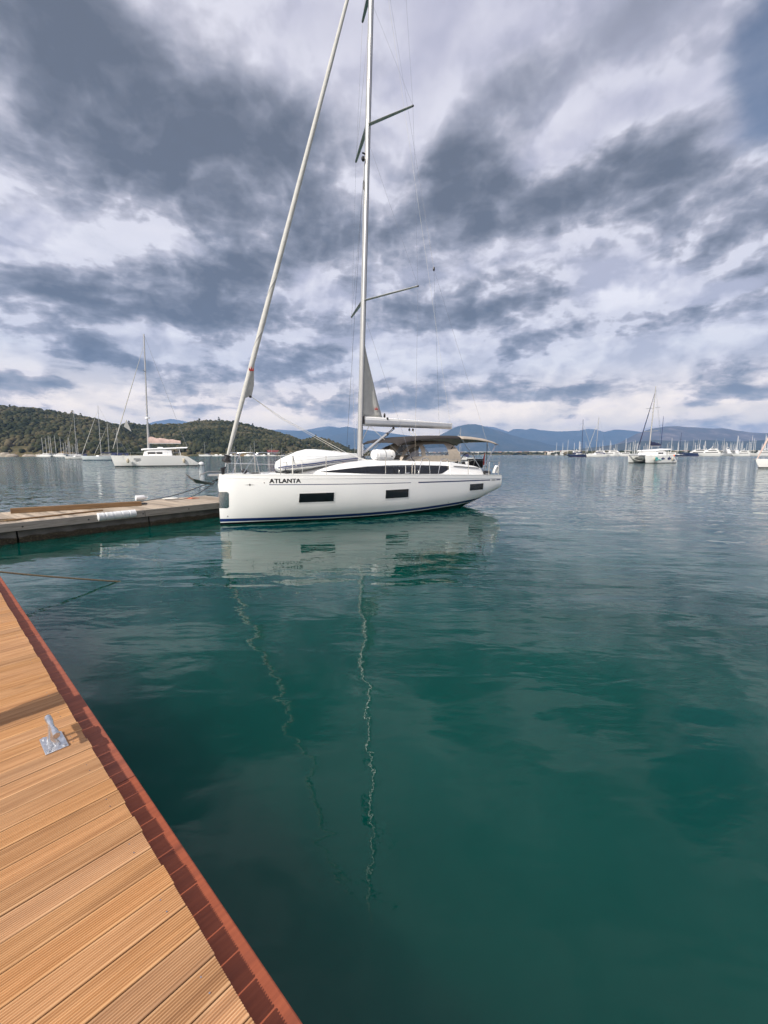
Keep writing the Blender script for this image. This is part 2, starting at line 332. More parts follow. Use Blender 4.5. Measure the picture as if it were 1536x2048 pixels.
M['oldw'] = mat_plank('weathered_wood', (.33, .265, .195), (.48, .40, .31), (.22, .16, .11), grain_axis=1, var=(.6, 1.2))
M['olds'] = mat_plank('weathered_side', (.24, .215, .18), (.40, .36, .31), (.15, .125, .10))
M['timb'] = mat_plank('timber_beam', (.16, .095, .045), (.26, .155, .07), (.09, .05, .03))
def mat_conc():
    m = mat('wet_concrete', (.1, .1, .09), .8); t = m.node_tree; b = t.nodes['Principled BSDF']
    tc = nd(t, 'ShaderNodeTexCoord'); sp = nd(t, 'ShaderNodeSeparateXYZ', {0: tc.outputs['Object']})
    g = noise(t, tc.outputs['Object'], 30, 5, .7); g2 = noise(t, tc.outputs['Object'], 4, 3)
    wl = mr(t, mth(t, 'ADD', sp.outputs[2], mth(t, 'MULTIPLY', mth(t, 'SUBTRACT', g2, .5), .1)), .14, .17)
    grow = ramp(t, g, [(.3, (.012, .012, .006)), (.55, (.05, .038, .018)), (.68, (.14, .12, .07)), (.8, (.25, .23, .17))])
    c = mixc(t, wl, grow, ramp(t, g2, [(.3, (.07, .068, .06)), (.7, (.13, .125, .11))]))
    t.links.new(c, b.inputs['Base Color'])
    bp = nd(t, 'ShaderNodeBump', {'Strength': 1.0, 'Distance': .03, 'Height': mth(t, 'MULTIPLY', g, mth(t, 'SUBTRACT', 1.15, wl))}); t.links.new(bp.outputs[0], b.inputs['Normal'])
    return m
M['conc'] = mat_conc()
def mat_hull():
    m = mat('yacht_hull_paint', (.78, .78, .76), .16, coat=.3); t = m.node_tree; b = t.nodes['Principled BSDF']
    tc = nd(t, 'ShaderNodeTexCoord'); sp = nd(t, 'ShaderNodeSeparateXYZ', {0: tc.outputs['Object']}); s_, z_ = sp.outputs[0], sp.outputs[2]
    lift = mth(t, 'MULTIPLY', mth(t, 'POWER', mth(t, 'MAXIMUM', mth(t, 'SUBTRACT', s_, 4.0), 0.0), 2.0), .0042)
    zz = mth(t, 'SUBTRACT', z_, lift)
    def band(v, a_, c_): return mth(t, 'MULTIPLY', mth(t, 'GREATER_THAN', v, a_), mth(t, 'LESS_THAN', v, c_))
    n_ = noise(t, tc.outputs['Object'], .8, 3)
    c = mixc(t, n_, (.82, .82, .81, 1), (.86, .86, .855, 1))
    c = mixc(t, band(zz, .10, .20), c, (.010, .030, .14, 1))
    c = mixc(t, mth(t, 'LESS_THAN', zz, .072), c, (.008, .009, .012, 1))
    sh = mth(t, 'SUBTRACT', z_, mr(t, s_, 1.2, 11.7, 1.292, 1.115))
    thin = mth(t, 'MULTIPLY', band(sh, -.012, .012), band(s_, 1.27, 6.25))
    thick = mth(t, 'MULTIPLY', band(sh, -.024, .024), mth(t, 'ADD', band(s_, 6.6, 10.9), band(s_, 11.35, 11.65)))
    c = mixc(t, mth(t, 'ADD', thin, thick, clamp=True), c, (.008, .018, .09, 1))
    t.links.new(c, b.inputs['Base Color']); return m
M['hull'] = mat_hull()
def mat_vine(name, cols, sc, bump, bs):
    m = mat(name, (.1, .1, .1), .95, spec=.1); t = m.node_tree; b = t.nodes['Principled BSDF']
    tc = nd(t, 'ShaderNodeTexCoord'); g = noise(t, tc.outputs['Object'], sc, 6, .62)
    t.links.new(ramp(t, g, cols), b.inputs['Base Color'])
    bp = nd(t, 'ShaderNodeBump', {'Strength': 1.0, 'Distance': bump, 'Height': noise(t, tc.outputs['Object'], bs, 6, .6)}); t.links.new(bp.outputs[0], b.inputs['Normal'])
    return m
M['hillside'] = mat_vine('hillside', [(.3, (.035, .04, .018)), (.5, (.10, .085, .045)), (.62, (.22, .15, .08)), (.75, (.30, .24, .17))], .05, .5, .5)
M['mount'] = mat_vine('mountain_scrub', [(.3, (.018, .026, .014)), (.5, (.035, .042, .024)), (.72, (.08, .07, .05))], .004, 25, .008)
M['mountb'] = mat_vine('mountain_bare', [(.3, (.05, .05, .035)), (.5, (.085, .068, .055)), (.62, (.18, .14, .12)), (.72, (.26, .22, .20))], .005, 25, .008)
M['snow'] = mat_vine('mountain_far', [(.3, (.05, .055, .05)), (.6, (.10, .10, .10)), (.75, (.45, .45, .46))], .003, 30, .006)
M['coast'] = mat_vine('coast', [(.3, (.05, .06, .025)), (.5, (.14, .12, .07)), (.65, (.3, .27, .2))], .05, .3, .5)
def mat_tree(name, cols):
    m = mat(name, (.06, .08, .03), .95, spec=.1); t = m.node_tree; b = t.nodes['Principled BSDF']
    g = nd(t, 'ShaderNodeNewGeometry'); tc = nd(t, 'ShaderNodeTexCoord')
    r_ = g.outputs['Random Per Island']; n_ = noise(t, tc.outputs['Object'], .02, 3); n2 = noise(t, tc.outputs['Object'], .9, 3)
    v = mth(t, 'ADD', mth(t, 'MULTIPLY', r_, .5), mth(t, 'ADD', mth(t, 'MULTIPLY', mth(t, 'SUBTRACT', n_, .5), 1.6), mth(t, 'MULTIPLY', n2, .45)))
    t.links.new(ramp(t, v, cols), b.inputs['Base Color']); return m
M['forest'] = mat_tree('forest_crowns', [(.15, (.015, .020, .010)), (.42, (.036, .041, .020)), (.66, (.066, .062, .033)), (.9, (.105, .088, .05)), (1, (.14, .115, .075))])
M['bark'] = mat('bark', (.10, .07, .05), .9, noise_amt=.3)
# ------------------------------------------------------------ water
w = MB()
rr = [0, 3, 8, 20, 60, 200, 800, 3000, 9000, 22000]; na = 48; c0 = [(0, 0, 0)]
vs = [(0, 0, 0)]+[(r_*math.cos(2*PI*k/na), r_*math.sin(2*PI*k/na), 0) for r_ in rr[1:] for k in range(na)]
fs = [(0, 1+k, 1+(k+1) % na) for k in range(na)]
for i in range(len(rr)-2):
    for k in range(na): fs.append((1+i*na+k, 1+(i+1)*na+k, 1+(i+1)*na+(k+1) % na, 1+i*na+(k+1) % na))
w.add(vs, fs); tag(w.build('water', M['water'], smooth=False), kind='structure')

# ------------------------------------------------------------ front dock
DZ = .65
dock = thing('wooden_dock', 'new golden grooved-plank dock with a red hardwood edge in the foreground', 'dock', (-.36, .98, DZ), math.atan2(.74, .673))
Mw2l = (Matrix.Translation((-.36, .98, DZ)) @ Matrix.Rotation(math.atan2(.74, .673), 4, 'Z')).inverted()
def plank_mesh(L, wd, seed):
    r_ = random.Random(seed); prof = [(-wd/2, -.022), (-wd/2, -.004), (-wd/2+.0015, -.0012), (-wd/2+.005, 0)]
    n = 10; a0 = -wd/2+.007; st = (wd-.014)/n
    for i in range(n):
        prof += [(a0+st*(i+.15), 0), (a0+st*(i+.40), -.0048), (a0+st*(i+.60), -.0048), (a0+st*(i+.85), 0)]
    prof += [(wd/2-.005, 0), (wd/2-.0015, -.0012), (wd/2, -.004), (wd/2, -.022)]
    rows = [[(x, y, z) for y, z in prof] for x in (-L, 0)]
    mb = MB(); mb.loft(rows, True, True)
    for x in (-.055,):
        for y in ((-wd*.27, wd*.27) if seed % 3 == 0 else ()):
            mb.tube([(x, y, -.004), (x, y, .0003)], .0026, 8, 1)
    return mb
for i in range(90):
    y = -3.118+i*.1105
    p = plank_mesh(3.0, .1050+random.uniform(-.0010, .0010), i).build('plank', [M['plank'], M['steel']], dock, smooth=False)
    p.location = (random.uniform(-.004, .003), y, random.uniform(-.001, .001)); p.rotation_euler = (random.uniform(-.004, .004), 0, random.uniform(-.0012, .0012))
bo1 = Mw2l @ ground(607, 2048, DZ-.072); bo2 = Mw2l @ ground(20, 1180, DZ-.072)
bw = (bo1.x+bo2.x)/2
print('board outer', bo1, bo2)
def board(y0, y1):
    mb = MB(); L = y1-y0; wd = bw-.012; x0 = .012
    pr = [(x0, -.25), (x0, -.076), (x0+.004, -.072), (bw-.006, -.072), (bw-.0015, -.074), (bw, -.079), (bw, -.25)]
    mb.loft([[(x-x0, yy, z) for x, z in pr] for yy in np.linspace(0, L, 12)], True, True)
    o = mb.build('edge_board', M['board'], dock, smooth=False); o.location = (x0, y0, 0); return o
jy = (Mw2l @ ground(212, 1553, DZ)).y
board(-3.17, jy-.002); board(jy+.002, jy+2.6); board(jy+2.604, 6.8)
ss = MB()
for k in range(5): ss.box((-.1-k*.62, 1.9, -.10), (.045, 9.7, .14), bev=.003)
ss.build('joist', M['timb'], dock, smooth=False)
fl_ = MB()
for k in range(4): fl_.box((-1.4, -2.1+k*2.3, -.46), (2.4, 1.9, .52), bev=.04)
fl_.build('float', M['conc'], dock)

# cleat bolted on the dock
cl = Mw2l @ ground(108, 1487, DZ); cw = dock.matrix_basis @ Vector((cl.x, cl.y, 0))
ct = thing('mooring_cleat', 'shiny galvanised mooring cleat on a square plate, bolted to the planks', 'cleat', (cw.x, cw.y, DZ+.001), dock.rotation_euler.z)
MB().box((0, 0, .004), (.102, .180, .007), bev=.002).build('base_plate', M['galv'], ct)
for i in (-1, 1):
    for j in (-1, 1):
        MB().tube([(i*.034, j*.072, .006), (i*.034, j*.072, .015)], .009, 6).build('bolt', M['galv'], ct, smooth=False)
for sy in (-1, 1):
    MB().tube([(-.012*sy, sy*.040, .006), (-.006, sy*.034, .05), (0, sy*.028, .095)], [.011, .009, .011], 8, rad2=1.3).build('leg', M['galv'], ct)
MB().tube([(0, -.118, .104), (0, -.105, .104), (0, -.06, .105), (0, -.02, .102), (0, .02, .102), (0, .06, .105), (0, .105, .104), (0, .118, .104)],
          [.0155, .017, .0165, .0115, .0115, .0165, .017, .0155], 12).build('horn_bar', M['galv'], ct)

# unseen pedestal added left of frame to cast the shadow band over the planks
sp_l = Mw2l @ ground(55, 1425, DZ); spw = dock.matrix_basis @ Vector((-1.12, sp_l.y, 0))
sped = thing('added_shadow_pedestal', 'white pedestal added out of view on the plank dock to cast a shadow', 'pedestal', (spw.x, spw.y, DZ+.001), dock.rotation_euler.z)
MB().box((0, 0, .02), (.26, .26, .035), bev=.006).build('base_plate', M['galv'], sped)
MB().loft([[(x*k_, y*k_, z) for x, y in ((-.1, -.09), (.1, -.09), (.1, .09), (-.1, .09))] for z, k_ in ((.03, 1), (.8, .95), (.88, 1.12), (1.02, 1.1), (1.06, .6))], True, True).build('body', M['white'], sped, smooth=False)
MB().box((.1, 0, .6), (.02, .12, .2), bev=.006).build('socket_cover', M['navy'], sped)

# rope running off the dock side into the water
A = ground(0, 1142, .45); Bp = ground(237, 1163, 0)
dirr = (A-Bp)
pts = [Bp+dirr*t+Vector((0, 0, -.02*math.sin(PI*min(max(t, 0), 1.4)/1.4))) for t in np.linspace(-.12, 1.4, 24)]
tag(MB().tube(pts, .013, 8).build('mooring_rope', M['brope']), 'brown mooring rope slanting down from the left into the calm water', 'rope')

# ------------------------------------------------------------ weathered pontoon beyond
pn0 = ground(0, 1048.5, .53); pn1 = ground(438, 1005, .53); pf0 = ground(0, 1025.7, .53); pf1 = ground(438, 989, .53)
pd = (pn1-pn0).normalized(); ang = math.atan2(pd.y, pd.x); pnor = Vector((-pd.y, pd.x, 0))
wid = ((pf0-pn0).dot(pnor)+(pf1-pn1).dot(pnor))/2
pr = thing('floating_pontoon', 'weathered grey wooden pontoon with barnacled floats behind the dock and bow', 'pontoon', tuple(pn1-Vector((0, 0, .53))), ang)
L0, L1 = -12.0, 1.1
for i in range(int((L1-L0)/.15)):
    x = L0+.075+i*.15
    o = MB().box((0, 0, 0), (.138, wid, .03), bev=.004).build('deck_board', M['oldw'], pr, smooth=False); o.location = (x, wid/2, .515+random.uniform(-.003, .003))
    # boards run across: grain along local y
for k, yy in enumerate((-.03, wid+.03)):
    for a_, b_ in ((L0, -6.4), (-6.39, -2.55), (-2.54, L1)):
        o = MB().box((0, 0, 0), (b_-a_-.006, .06, .21), bev=.006).build('side_beam', M['olds'], pr, smooth=False); o.location = ((a_+b_)/2, yy, .43)
for i in range(9): MB().tube([(-11.3+i*1.45, -.064, .42), (-11.3+i*1.45, -.058, .42)], .022, 8).build('bolt_hole', M['black'], pr)
fb = MB(); x = L0
while x < L1-.5:
    e_ = min(x+3.2, L1); n_ = 40
    rows = []
    for xx in np.linspace(x+.02, e_-.02, n_):
        j = lambda: random.uniform(-.012, .012)
        rows.append([(xx, .06, .33), (xx, .045+j(), .16), (xx, .02+j()*2, .1), (xx, .015+j()*2, .03), (xx, .05, -.4), (xx, wid-.05, -.4), (xx, wid-.02, .05), (xx, wid-.06, .33)])
    fb.loft(rows, True, True); x = e_
fb.build('float', M['conc'], pr)
def Pp(px, py, z=.53): g = ground(px, py, z); return g
b0 = Pp(22, 1027); b1 = Pp(283, 1011); bd = b1-b0
o = MB().box((0, 0, .075), (bd.length, .15, .15), bev=.008).build('timber_beam', M['timb'], smooth=False); o.location = (b0+b1)/2; o.rotation_euler = (0, 0, math.atan2(bd.y, bd.x)); o.location.z = .532
tag(o, 'long brown timber beam lying along the far side of the pontoon', 'beam')
p0 = Pp(10, 1043); p1 = Pp(205, 1022); bd = p1-p0
o = MB().box((0, 0, .02), (bd.length, .09, .035), bev=.004).build('wooden_plank', M['timb'], smooth=False); o.location = (p0+p1)/2; o.rotation_euler = (0, 0, math.atan2(bd.y, bd.x)); o.location.z = .532
tag(o, 'thin brown plank lying flat on the pontoon in front of the timber beam', 'plank')
# padded fender on the near edge
f0 = ground(192, 1034, .46); f1 = ground(270, 1026, .46); fd = (f1-f0).normalized(); fl = (f1-f0).length
fp = []; frr = []
for i in range(41):
    t = i/40; fp.append(f0+fd*fl*t+Vector((pd.y, -pd.x, 0))*.06); frr.append((.115 if i not in (0, 40) else .075)*(1-.10*(1 if i % 8 == 0 else 0))+random.uniform(-.004, .004))
o = MB().tube(fp, frr, 14).build('dock_fender', M['cloth']); tag(o, 'white padded roll fender tied along the near edge of the pontoon', 'fender')
# bow line, coil, cleat, bottle on the pontoon
pc = Pp(278, 1009); cc = thing('pontoon_cleat', 'dark horn cleat wrapped in rope on the weathered pontoon', 'cleat', tuple(pc), ang+.5)
MB().box((0, 0, .012), (.22, .1, .02), bev=.004).build('base_plate', M['alu'], cc)
MB().tube([(-.24, 0, .1), (-.15, 0, .095), (0, 0, .09), (.15, 0, .095), (.24, 0, .1)], [.018, .024, .024, .024, .018], 8).build('horn_bar', M['ltg'], cc)
for sx in (-.07, .07): MB().tube([(sx, 0, .02), (sx, 0, .09)], .022, 8).build('leg', M['alu'], cc)
def coil(c, r_, n, th, name, m, label, wob=.2):
    pts = []
    for i in range(n*18):
        t = i/18*2*PI; q = r_*(.55+.45*abs(math.sin(i*.037)))*(1+wob*math.sin(t*.37)); pts.append((c.x+q*math.cos(t)*1.6, c.y+q*math.sin(t), c.z+th+.5*th*i/18*.35))
    return tag(MB().tube(pts, th, 6).build(name, m), label, 'rope')
coil(pc+Vector((0, 0, .0)), .15, 5, .018, 'rope_coil', M['drope'], 'dark rope wound around the cleat on the pontoon')
coil(Pp(340, 998), .17, 4, .016, 'rope_coil', M['rope'], 'pale rope coil on the pontoon between the cleat and the yacht bow')
coil(Pp(12, 1041), .2, 3, .012, 'rope_coil', M['brope'], 'loose brown rope at the left end of the pontoon', .4)
o = MB().tube([Pp(370, 998)+Vector((0, 0, .02)), Pp(384, 999)+Vector((0, 0, .05)), Pp(398, 997)+Vector((0, 0, .02))], [.02, .05, .02], 8, rad2=.5).build('red_cloth', M['orange']); tag(o, 'crumpled orange-red cloth strip on the pontoon near the yacht bow', 'cloth')
bp0 = Pp(283, 1001); 
o = thing('plastic_jug', 'white plastic jug lying behind the pontoon cleat', 'jug', tuple(bp0), .8)
MB().tube([(-.2, 0, .1), (-.19, 0, .1), (.08, 0, .1), (.14, 0, .1), (.18, 0, .1)], [.06, .1, .1, .06, .03], 12).build('bottle', M['white'], o)
MB().tube([(.18, 0, .1), (.22, 0, .1)], .032, 10).build('cap', M['white'], o)
# ------------------------------------------------------------ the yacht
YL = 11.75; YR = math.atan2(.609, .793)
YB = ground(441, 1050, 0)
yacht = thing('sailing_yacht', 'large white sailing yacht with navy stripes, beige canopy and the name ATLANTA on its bow', 'sailing yacht', tuple(YB), YR)
YI = (Matrix.Translation(YB) @ Matrix.Rotation(YR, 4, 'Z')).inverted()
def ysol(px, py, lat):     # point of the yacht's fore-and-aft plane `lat` m to port seen at a pixel -> (s, z)
    o = YI @ Vector((0, 0, CAMH)); d = YI.to_3x3() @ ray(px, py); k = (-lat-o.y)/d.y; p = o+d*k; return p.x, p.z
def lerp(tab, x):
    if x <= tab[0][0]: return tab[0][1]
    for (a_, p), (b_, q) in zip(tab, tab[1:]):
        if x <= b_:
            t = (x-a_)/(b_-a_); return p+(q-p)*t
    return tab[-1][1]
def sm(tab, x):            # smoothed lookup
    return (lerp(tab, x-.18)+lerp(tab, x)*2+lerp(tab, x+.18))/4
BT = [(0, .06), (.12, .21), (.35, .42), (.7, .66), (1, .85), (1.5, 1.11), (2, 1.33), (3, 1.64), (4, 1.86), (5, 2.0), (6, 2.07), (7, 2.1), (8, 2.1), (9, 2.08), (10, 2.04), (11, 1.99), (11.75, 1.95)]
KT = [(0, .0), (.15, -.12), (.5, -.26), (1, -.34), (3, -.45), (7, -.48), (9, -.36), (10, -.14), (10.5, .0), (11.2, .26), (11.75, .47)]
ST = [(0, 1.60), (3, 1.545), (6, 1.49), (9, 1.39), (11.75, 1.29)]
PT = [(0, 1.5), (1, 2.0), (3, 3.0), (6, 4.6), (12, 5.0)]
QT = [(0, 1.35), (1, 1.5), (3, 1.8), (6, 2.1), (9, 2.3), (12, 2.6)]
def hb(s): return lerp(BT, s) if s < .5 else sm(BT, s)
def hz(s): return lerp(ST, s)
def hk(s): return lerp(KT, s) if s < .5 else sm(KT, s)
def hy(s, z):
    k, t_, b_ = hk(s), hz(s), hb(s); t = min(max((z-k)/(t_-k), 0), 1)
    y = b_*max(1-(1-t)**lerp(PT, s), 0)**(1/lerp(QT, s))
    if s > 7:   # soft chine aft
        w_ = min((s-7)/3, 1)*.12; c_ = k+(t_-k)*.42
        if z < c_: y -= w_*((c_-z)/(c_-k))**1.0*1.2
    return max(y, .0)
ts = [0, .006, .02, .04, .07, .10, .14, .18, .23, .28, .34, .4, .46, .52, .58, .64, .7, .76, .82, .88, .94, 1]
us = [0, .01, .03, .06, .1, .16, .24, .34, .46, .6, .8, 1, 1.25, 1.5, 1.8, 2.1]+[2.1+.3*i for i in range(1, 33)]; us[-1] = YL
rows = []
for s in us:
    k, t_ = hk(s), hz(s); port = []
    for t in ts:
        z = k+(t_-k)*t; sx = s+(.07*(1-t) if s < .2 else 0)*(1-s/.2)*0
        port.append((sx, -hy(s, z), z))
    rows.append(port[::-1]+[(x, -y, z) for x, y, z in port[1:]])
h = MB(); h.grid(rows); n = len(rows[0])
h.add(rows[0], [tuple(range(n))]); h.add(rows[-1], [tuple(range(n))[::-1]])
h.build('hull', M['hull'], yacht, auto=40)
# deck with low bulwark
def deckz(s, y): b_ = hb(s); return hz(s)-.035+.07*(1-(y/max(b_, .01))**2)
dk = MB(); rows = []
for s in us:
    b_ = hb(s); t_ = hz(s); q = min(.06, b_*.4); row = [(s, -b_+.001, t_-.004), (s, -b_-.004, t_+.03), (s, -b_+q*.7, t_+.034), (s, -b_+q, t_-.03)]
    mid = [(s, y, deckz(s, y)) for y in np.linspace(-b_+q*1.1, b_-q*1.1, 9)]
    rows.append(row+mid+[(x, -y, z) for x, y, z in row[::-1]])
dk.grid(rows); dk.add(rows[-1], [tuple(range(len(rows[-1])))]); dk.add(rows[0], [tuple(range(len(rows[0])))[::-1]])
dk.build('deck', M['deckw'], yacht)
# patches lying on the port side of the hull
def patch(s0, s1, z0, z1, off=.004, ns=8, nz=5, skew=0, round_=0):
    mb = MB(); rows = []
    for i in range(ns+1):
        u = i/ns; s = s0+(s1-s0)*u; zl, zh = z0, z1
        if round_: c_ = min(min(u, 1-u)*(s1-s0), round_); dd = round_-math.sqrt(max(round_**2-(round_-c_)**2, 0)); zl += dd; zh -= dd
        row = []
        for j in range(nz+1):
            z = zl+(zh-zl)*j/nz; row.append((s+skew*(j/nz), -hy(s, z)-off, z+skewz(s)))
        rows.append(row)
    mb.grid(rows); return mb
skewz = lambda s: 0
for (a_, b_, z0, z1) in ((2.13, 3.22, .69, .985), (5.13, 6.13, .685, .985), (9.5, 10.4, .745, 1.01)):
    wn = patch(a_, b_, z0, z1, .012).build('hull_window', M['glass'], yacht)
    fr = patch(a_-.035, b_+.035, z0-.035, z1+.035, .006).build('frame', M['white'], wn)
def patch_bow(mname):
    mb = MB(); rows = []
    S_ = [0, .02, .05, .09, .13, .17, .20, .215, .225]
    for s in [-1]+S_:
        row = []
        for j in range(9):
            r_ = .0 if s < .16 else (.055 if s > .22 else (.028 if s > .21 else (.012 if s > .19 else 0)))
            z = .55+r_+(.52-2*r_)*j/8
            row.append((-.008, 0, z) if s < 0 else (s-.004, -hy(s, z)-.008, z))
        rows.append(row)
    mb.grid(rows); mb.grid([[(x, -y, z) for x, y, z in r_] for r_ in rows]); return mb
patch_bow('x').build('bow_plate', M['steel'], yacht)
def lettering(body, s0, z0, size, m, name, spacing=1.0, bold=.0):
    cu = bpy.data.curves.new('t', 'FONT'); cu.body = body; cu.size = size; cu.space_character = spacing; cu.offset = bold; cu.resolution_u = 4
    to = bpy.data.objects.new('t', cu); COL.objects.link(to); bpy.context.view_layer.update()
    me = bpy.data.meshes.new_from_object(to.evaluated_get(bpy.context.evaluated_depsgraph_get()))
    bpy.data.objects.remove(to)
    for v in me.vertices:
        s = s0+v.co.x; z = z0+v.co.y; v.co = Vector((s, -hy(s, z)-.005, z))
    me.materials.clear(); me.materials.append(m); me.name = name
    o = bpy.data.objects.new(name, me); COL.objects.link(o); o.parent = yacht; return o, me
o, me = lettering('ATLANTA', 1.27, 1.345, .19, M['black'], 'name_lettering', 1.03, .007)
xs = [v.co.x for v in me.vertices]; print('lettering', min(xs), max(xs))
k = .90/(max(xs)-min(xs))
for v in me.vertices:
    s = 1.27+(v.co.x-min(xs))*k; v.co = Vector((s, -hy(s, v.co.z)-.005, v.co.z))
# compass-star logo at the bow
lg = MB()
def dia(cx, cz, rx, rz_):
    pts = [(cx-rx, cz), (cx-rx*.15, cz-rz_*.2), (cx, cz-rz_), (cx+rx*.15, cz-rz_*.2), (cx+rx, cz), (cx+rx*.15, cz+rz_*.2), (cx, cz+rz_), (cx-rx*.15, cz+rz_*.2)]
    lg.add([(x, -hy(x, z)-.005, z) for x, z in pts], [tuple(range(8))])
dia(.76, 1.29, .14, .04); dia(.76, 1.29, .02, .055)
lg.build('bow_logo', M['black'], yacht)
th_ = MB()
for s, z in ((1.14, 1.355), (.2, .28), (8.3, .33)): th_.tube([(s, -hy(s, z)-.008, z), (s, -hy(s, z)+.02, z)], .022, 10)
th_.build('drain_fitting', M['steel'], yacht)
gate = MB(); gate.box((6.33, -hy(6.33, 1.28)-.002, 1.27), (.16, .01, .14), bev=.003); 
# rubbing strake line under the sheer
st_ = MB()
for sg in (-1, 1):
    st_.tube([(s, sg*(hy(s, hz(s)-.09)+.002), hz(s)-.09) for s in us[3:]], .008, 6)
st_.build('hull_strake', M['white'], yacht)

# coachroof and coamings
CW = [(2.7, .30), (3.2, .78), (3.8, 1.06), (4.5, 1.25), (5.5, 1.36), (7, 1.42), (9, 1.47), (10.6, 1.5)]
CZ = [(2.7, 1.60), (3.2, 1.70), (3.8, 1.86), (4.6, 1.955), (5.4, 1.99), (7, 1.985), (8.8, 1.955), (9.2, 1.93)]
def cw_(s): return sm(CW, s)
def cz_(s): return sm(CZ, s)
def csec(s):
    w_, z0, z1 = cw_(s), deckz(s, cw_(s))-.02, cz_(s); hgt = max(z1-z0, .03)
    half = [(-w_, z0), (-w_+.02*hgt/.4, z0+hgt*.35), (-w_+.07*hgt/.4, z0+hgt*.78), (-w_+.13*hgt/.4, z0+hgt*.94), (-w_+.22*hgt/.4, z1), (-w_*.5, z1+.035), (0, z1+.045)]
    return [(s, y, z) for y, z in half]+[(s, -y, z) for y, z in half[-2::-1]]
cr = MB(); ss_ = list(np.linspace(2.7, 9.2, 34)); rows = [csec(s) for s in ss_]
cr.grid(rows); cr.add(rows[0], [tuple(range(13))[::-1]]); cr.add(rows[-1], [tuple(range(13))])
cr.build('coachroof', M['white'], yacht, auto=60)
def cside(s, z):
    w_, z0, z1 = cw_(s), deckz(s, cw_(s))-.02, cz_(s); hgt = max(z1-z0, .03); t = (z-z0)/hgt
    return w_-lerp([(0, 0), (.35, .02), (.78, .07), (.94, .13), (1, .22)], t)*hgt/.4
TOPW = [(3.2, 1.64), (3.6, 1.69), (4.3, 1.76), (5.0, 1.81), (5.65, 1.83), (7, 1.825), (8.4, 1.785), (9.15, 1.745)]
BOTW = [(3.2, 1.63), (4.0, 1.59), (5.0, 1.535), (6, 1.50), (7.5, 1.465), (8.45, 1.44), (9.15, 1.735)]
for sg in (-1, 1):
    g_ = MB(); rows = []
    for s in np.linspace(3.2, 9.1, 40):
        a_, b_ = lerp(BOTW, s), max(lerp(TOPW, s), lerp(BOTW, s)+.002); rows.append([(s, sg*(cside(s, a_+(b_-a_)*j/4)+.006), a_+(b_-a_)*j/4) for j in range(5)])
    g_.grid(rows); g_.build('cabin_window', M['glass'], yacht)
for sg in (-1, 1):
    c = MB(); rows = []
    for s, zt in ((8.9, 1.93), (9.2, 1.90), (9.6, 1.84), (10, 1.80), (10.5, 1.74), (10.85, 1.66), (11.0, 1.53), (11.08, 1.38)):
        rows.append([(s, sg*1.52, 1.33), (s, sg*1.5, zt-.1), (s, sg*1.44, zt-.02), (s, sg*1.34, zt), (s, sg*1.1, zt), (s, sg*1.02, zt-.06), (s, sg*1.0, 1.0)])
    c.loft(rows, True, True); c.build('cockpit_coaming', M['white'], yacht)
    l = MB(); l.tube([(9.1, sg*1.508, 1.745), (9.6, sg*1.512, 1.715), (10.3, sg*1.512, 1.665), (10.72, sg*1.508, 1.635)], .016, 6); l.build('coaming_trim', M['black'], yacht)
ck = MB(); ck.box((10.4, 0, 1.34), (2.4, 2.0, .06)); ck.box((9.95, 0, 1.5), (1.3, .35, .5), bev=.05); ck.build('cockpit_table', M['teak'], yacht)
# hatches
for (s, wd_, ln) in ((3.0+.9, .0, .5), (6.1, .0, .5)):
    o = MB().box((s, 0, cz_(s)+.055), (ln, .5, .03), bev=.01).build('hatch', M['glass'], yacht)
o = MB().box((1.15, -.1, hz(1.1)+.05), (.3, .3, .03), bev=.01).build('hatch', M['glass'], yacht)

# ---- mast
RK = .0405; MS = 5.37; MTOP = 20.9; MB0 = 2.0
def mp(z, y=0, ds=0): return (MS+RK*(z-2)+ds, y, z)
mm = MB(); mm.tube([mp(MB0), mp(8), mp(14), mp(18), mp(MTOP)], [.108, .108, .106, .1, .08], 16, rad2=.72)
# tube frame: make long axis fore-aft
mast = mm.build('mast', M['mast'], yacht)
MB().tube([mp(2.03, 0, .125), mp(3.0, 0, .125), mp(16, 0, .118), mp(19, 0, .11)], .016, 6).build('mast_track', M['ltg'], mast)
MB().box((MS, 0, 2.03), (.34, .26, .05), bev=.01).build('mast_collar', M['alu'], mast)
MB().box(mp(2.4, -.0, .13), (.07, .09, .5), bev=.02).build('cover', M['white'], mast)
for q in (-.12, .12): MB().tube([(MS+.16, q, 2.05), (MS+.16, q, 2.17)], [.04, .035], 10).build('block', M['black'], mast)
MB().ball(mp(12.75, -.02, -.17), (.07, .07, .09), 10, 8).build('steaming_light', M['black'], mast)
MB().box(mp(12.95, 0, -.13), (.14, .06, .03), bev=.005).build('light_bracket', M['black'], mast)
MB().box(mp(11.9, -.01, -.115), (.02, .05, .3), bev=.004).build('mast_fitting', M['black'], mast)
MB().box(mp(3.55, 0, .13), (.06, .09, .3), bev=.01).build('gooseneck', M['black'], mast)
TIPS = []
